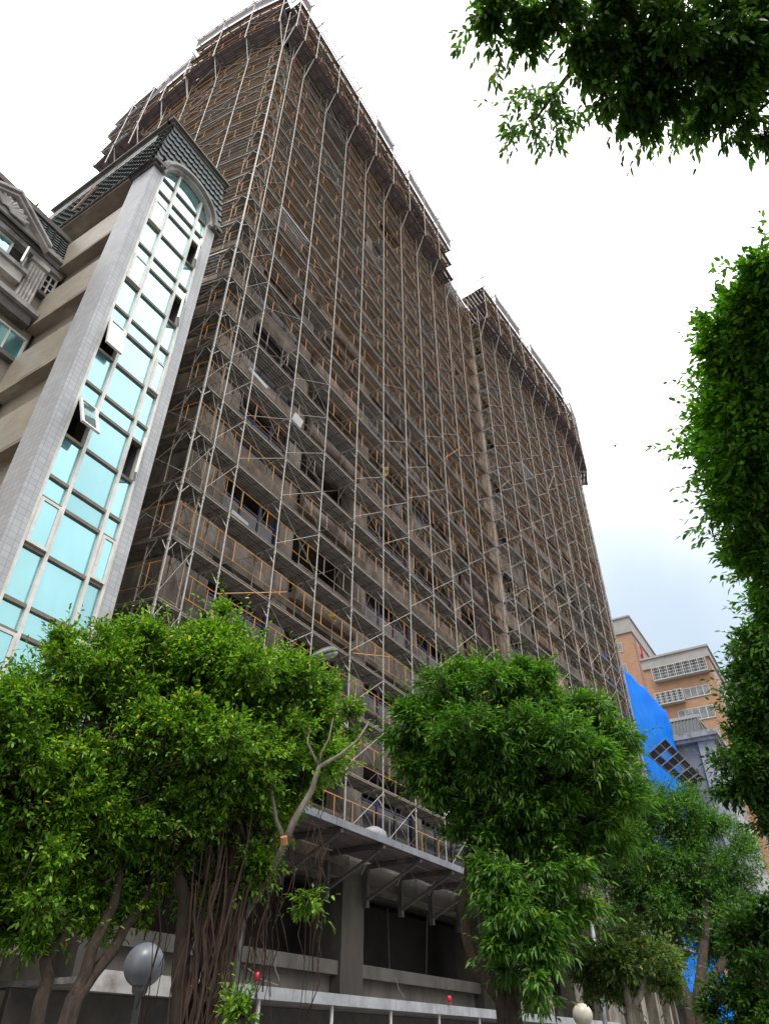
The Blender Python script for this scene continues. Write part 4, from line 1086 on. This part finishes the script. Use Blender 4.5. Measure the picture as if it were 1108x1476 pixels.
# overhanging branches top right
D5 = 6.4
c9 = [clump(722, 2, D5, 24, 12, wt=.35), clump(785, 8, D5, 46, 24, wt=.9), clump(845, 40, D5, 50, 34, wt=1.3), clump(905, 85, D5, 44, 34, wt=1), clump(865, 115, D5, 34, 26, wt=.22), clump(940, 140, D5, 36, 26, wt=.6), clump(990, 60, D5, 80, 50, wt=2), clump(1060, 110, D5, 60, 42, wt=1.8), clump(1000, 150, D5, 40, 20, wt=.6), clump(1098, 195, D5, 14, 16, wt=.12), clump(1120, 30, D5+.3, 70, 80, wt=2), clump(900, -30, D5+.3, 200, 36, wt=2.5)]
tree('overhanging_tree', 'dark overhanging branches reaching into the top right corner', c9, 2500, .074, .03, 'leaf_top', np.array((1.2, -5.0, .12)), [[np.array((1.2, -4.9, 2.4)), np.array((1.5, -4.0, 5.2)), A(1180, -80, 6.8)], [np.array((1.2, -4.9, 2.4)), np.array((1.0, -3.4, 6.0)), A(960, -140, 6.8)]], .2, 'bark', 43, per=8, group='roadside trees', nl=34, shell=.1, droop=.5, lift=-.3, tw=2.4)
# unseen crown behind the viewer, added to shade the left trees and street
foliage(91, [(-1, -5.6, 8.0, 3.6, 2.8, 2.4), (3.5, -8.0, 9, 3.8, 3, 2.6), (-5.5, -4.6, 7.6, 3.5, 2.8, 2.4)], 4200, .2, .085, M['leaf_top'], 7, 'added_shade_crown', bpy.data.objects['overhanging_tree'], shell=.3, tw=2.4)

# ------------------------------------------------------------------ sky and light
w = bpy.data.worlds.new('World'); sc.world = w; w.use_nodes = True
nt = w.node_tree; N = nt.nodes; Lk = nt.links
bg = N['Background']
SUN_EL, SUN_AZ = radians(62), radians(215)   # azimuth of the sun measured from +X, counter-clockwise
sky = N.new('ShaderNodeTexSky'); sky.sky_type = 'NISHITA'; sky.sun_disc = False
sky.sun_elevation = SUN_EL; sky.sun_rotation = radians(90)-SUN_AZ
sky.air_density = 1.0; sky.dust_density = 3.0
tc = N.new('ShaderNodeTexCoord')
def vmath(op, a, b=None):
    n = N.new('ShaderNodeVectorMath'); n.operation = op
    for i, v in ((0, a), (1, b)):
        if v is None: continue
        if isinstance(v, bpy.types.NodeSocket): Lk.new(v, n.inputs[i])
        else: n.inputs[i].default_value = v
    return n
dd = ray(1010, 1010); dd = dd/np.linalg.norm(dd)
dot = vmath('DOT_PRODUCT', tc.outputs['Generated'], tuple(dd))
nz = N.new('ShaderNodeTexNoise'); nz.inputs['Scale'].default_value = 2.2; nz.inputs['Detail'].default_value = 5
Lk.new(tc.outputs['Generated'], nz.inputs['Vector'])
ma = N.new('ShaderNodeMath'); ma.operation = 'MULTIPLY_ADD'; Lk.new(nz.outputs['Fac'], ma.inputs[0]); ma.inputs[1].default_value = .10
Lk.new(dot.outputs['Value'], ma.inputs[2])
mr = N.new('ShaderNodeMapRange'); mr.interpolation_type = 'SMOOTHSTEP'
mr.inputs['From Min'].default_value = .955; mr.inputs['From Max'].default_value = 1.06; Lk.new(ma.outputs[0], mr.inputs[0])
# clear patch colour: the sky texture lifted by thin cloud
sk = N.new('ShaderNodeMix'); sk.data_type = 'RGBA'; sk.inputs[0].default_value = .12
mul = vmath('SCALE', sky.outputs[0]); mul.inputs['Scale'].default_value = .11
Lk.new(mul.outputs[0], sk.inputs[7]); sk.inputs[6].default_value = (.68, .82, .96, 1)
mx = N.new('ShaderNodeMix'); mx.data_type = 'RGBA'; Lk.new(mr.outputs[0], mx.inputs[0])
cl = N.new('ShaderNodeMix'); cl.data_type = 'RGBA'; Lk.new(nz.outputs['Fac'], cl.inputs[0])
cl.inputs[6].default_value = (1.15, 1.17, 1.22, 1); cl.inputs[7].default_value = (1.6, 1.6, 1.58, 1)
sx = N.new('ShaderNodeSeparateXYZ'); Lk.new(tc.outputs['Generated'], sx.inputs[0])
el = N.new('ShaderNodeValToRGB'); Lk.new(sx.outputs[2], el.inputs[0])       # overcast sky: bright zenith, dull towards the built-up horizon
er = el.color_ramp.elements
while len(er) < 4: er.new(.5)
for e_, (p_, v_) in zip(er, ((0, .2), (.28, .5), (.45, .62), (1, 1.0))): e_.position = p_; e_.color = (v_, v_, v_, 1)
el2 = N.new('ShaderNodeMath'); el2.operation = 'MULTIPLY'; Lk.new(el.outputs[0], el2.inputs[0]); el2.inputs[1].default_value = 1.9
cs = vmath('SCALE', cl.outputs[2]); Lk.new(el2.outputs[0], cs.inputs['Scale'])
Lk.new(cs.outputs[0], mx.inputs[6]); Lk.new(sk.outputs[2], mx.inputs[7])
Lk.new(mx.outputs[2], bg.inputs['Color']); bg.inputs['Strength'].default_value = 1.0
sd_ = bpy.data.lights.new('sun', 'SUN'); sd_.energy = 2.2; sd_.angle = radians(12); sd_.color = (1, .96, .9)
so = bpy.data.objects.new('sun', sd_); col.objects.link(so)
S_ = np.array((cos(SUN_EL)*cos(SUN_AZ), cos(SUN_EL)*sin(SUN_AZ), sin(SUN_EL)))
from mathutils import Vector
so.rotation_euler = Vector(tuple(S_)).to_track_quat('Z', 'Y').to_euler()
sc.view_settings.view_transform = 'Standard'; sc.view_settings.look = 'None'; sc.view_settings.exposure = .1; sc.view_settings.gamma = 1
sc.cycles.max_bounces = 6; sc.cycles.diffuse_bounces = 3; sc.cycles.glossy_bounces = 3; sc.cycles.transmission_bounces = 3
sc.cycles.use_denoising = True
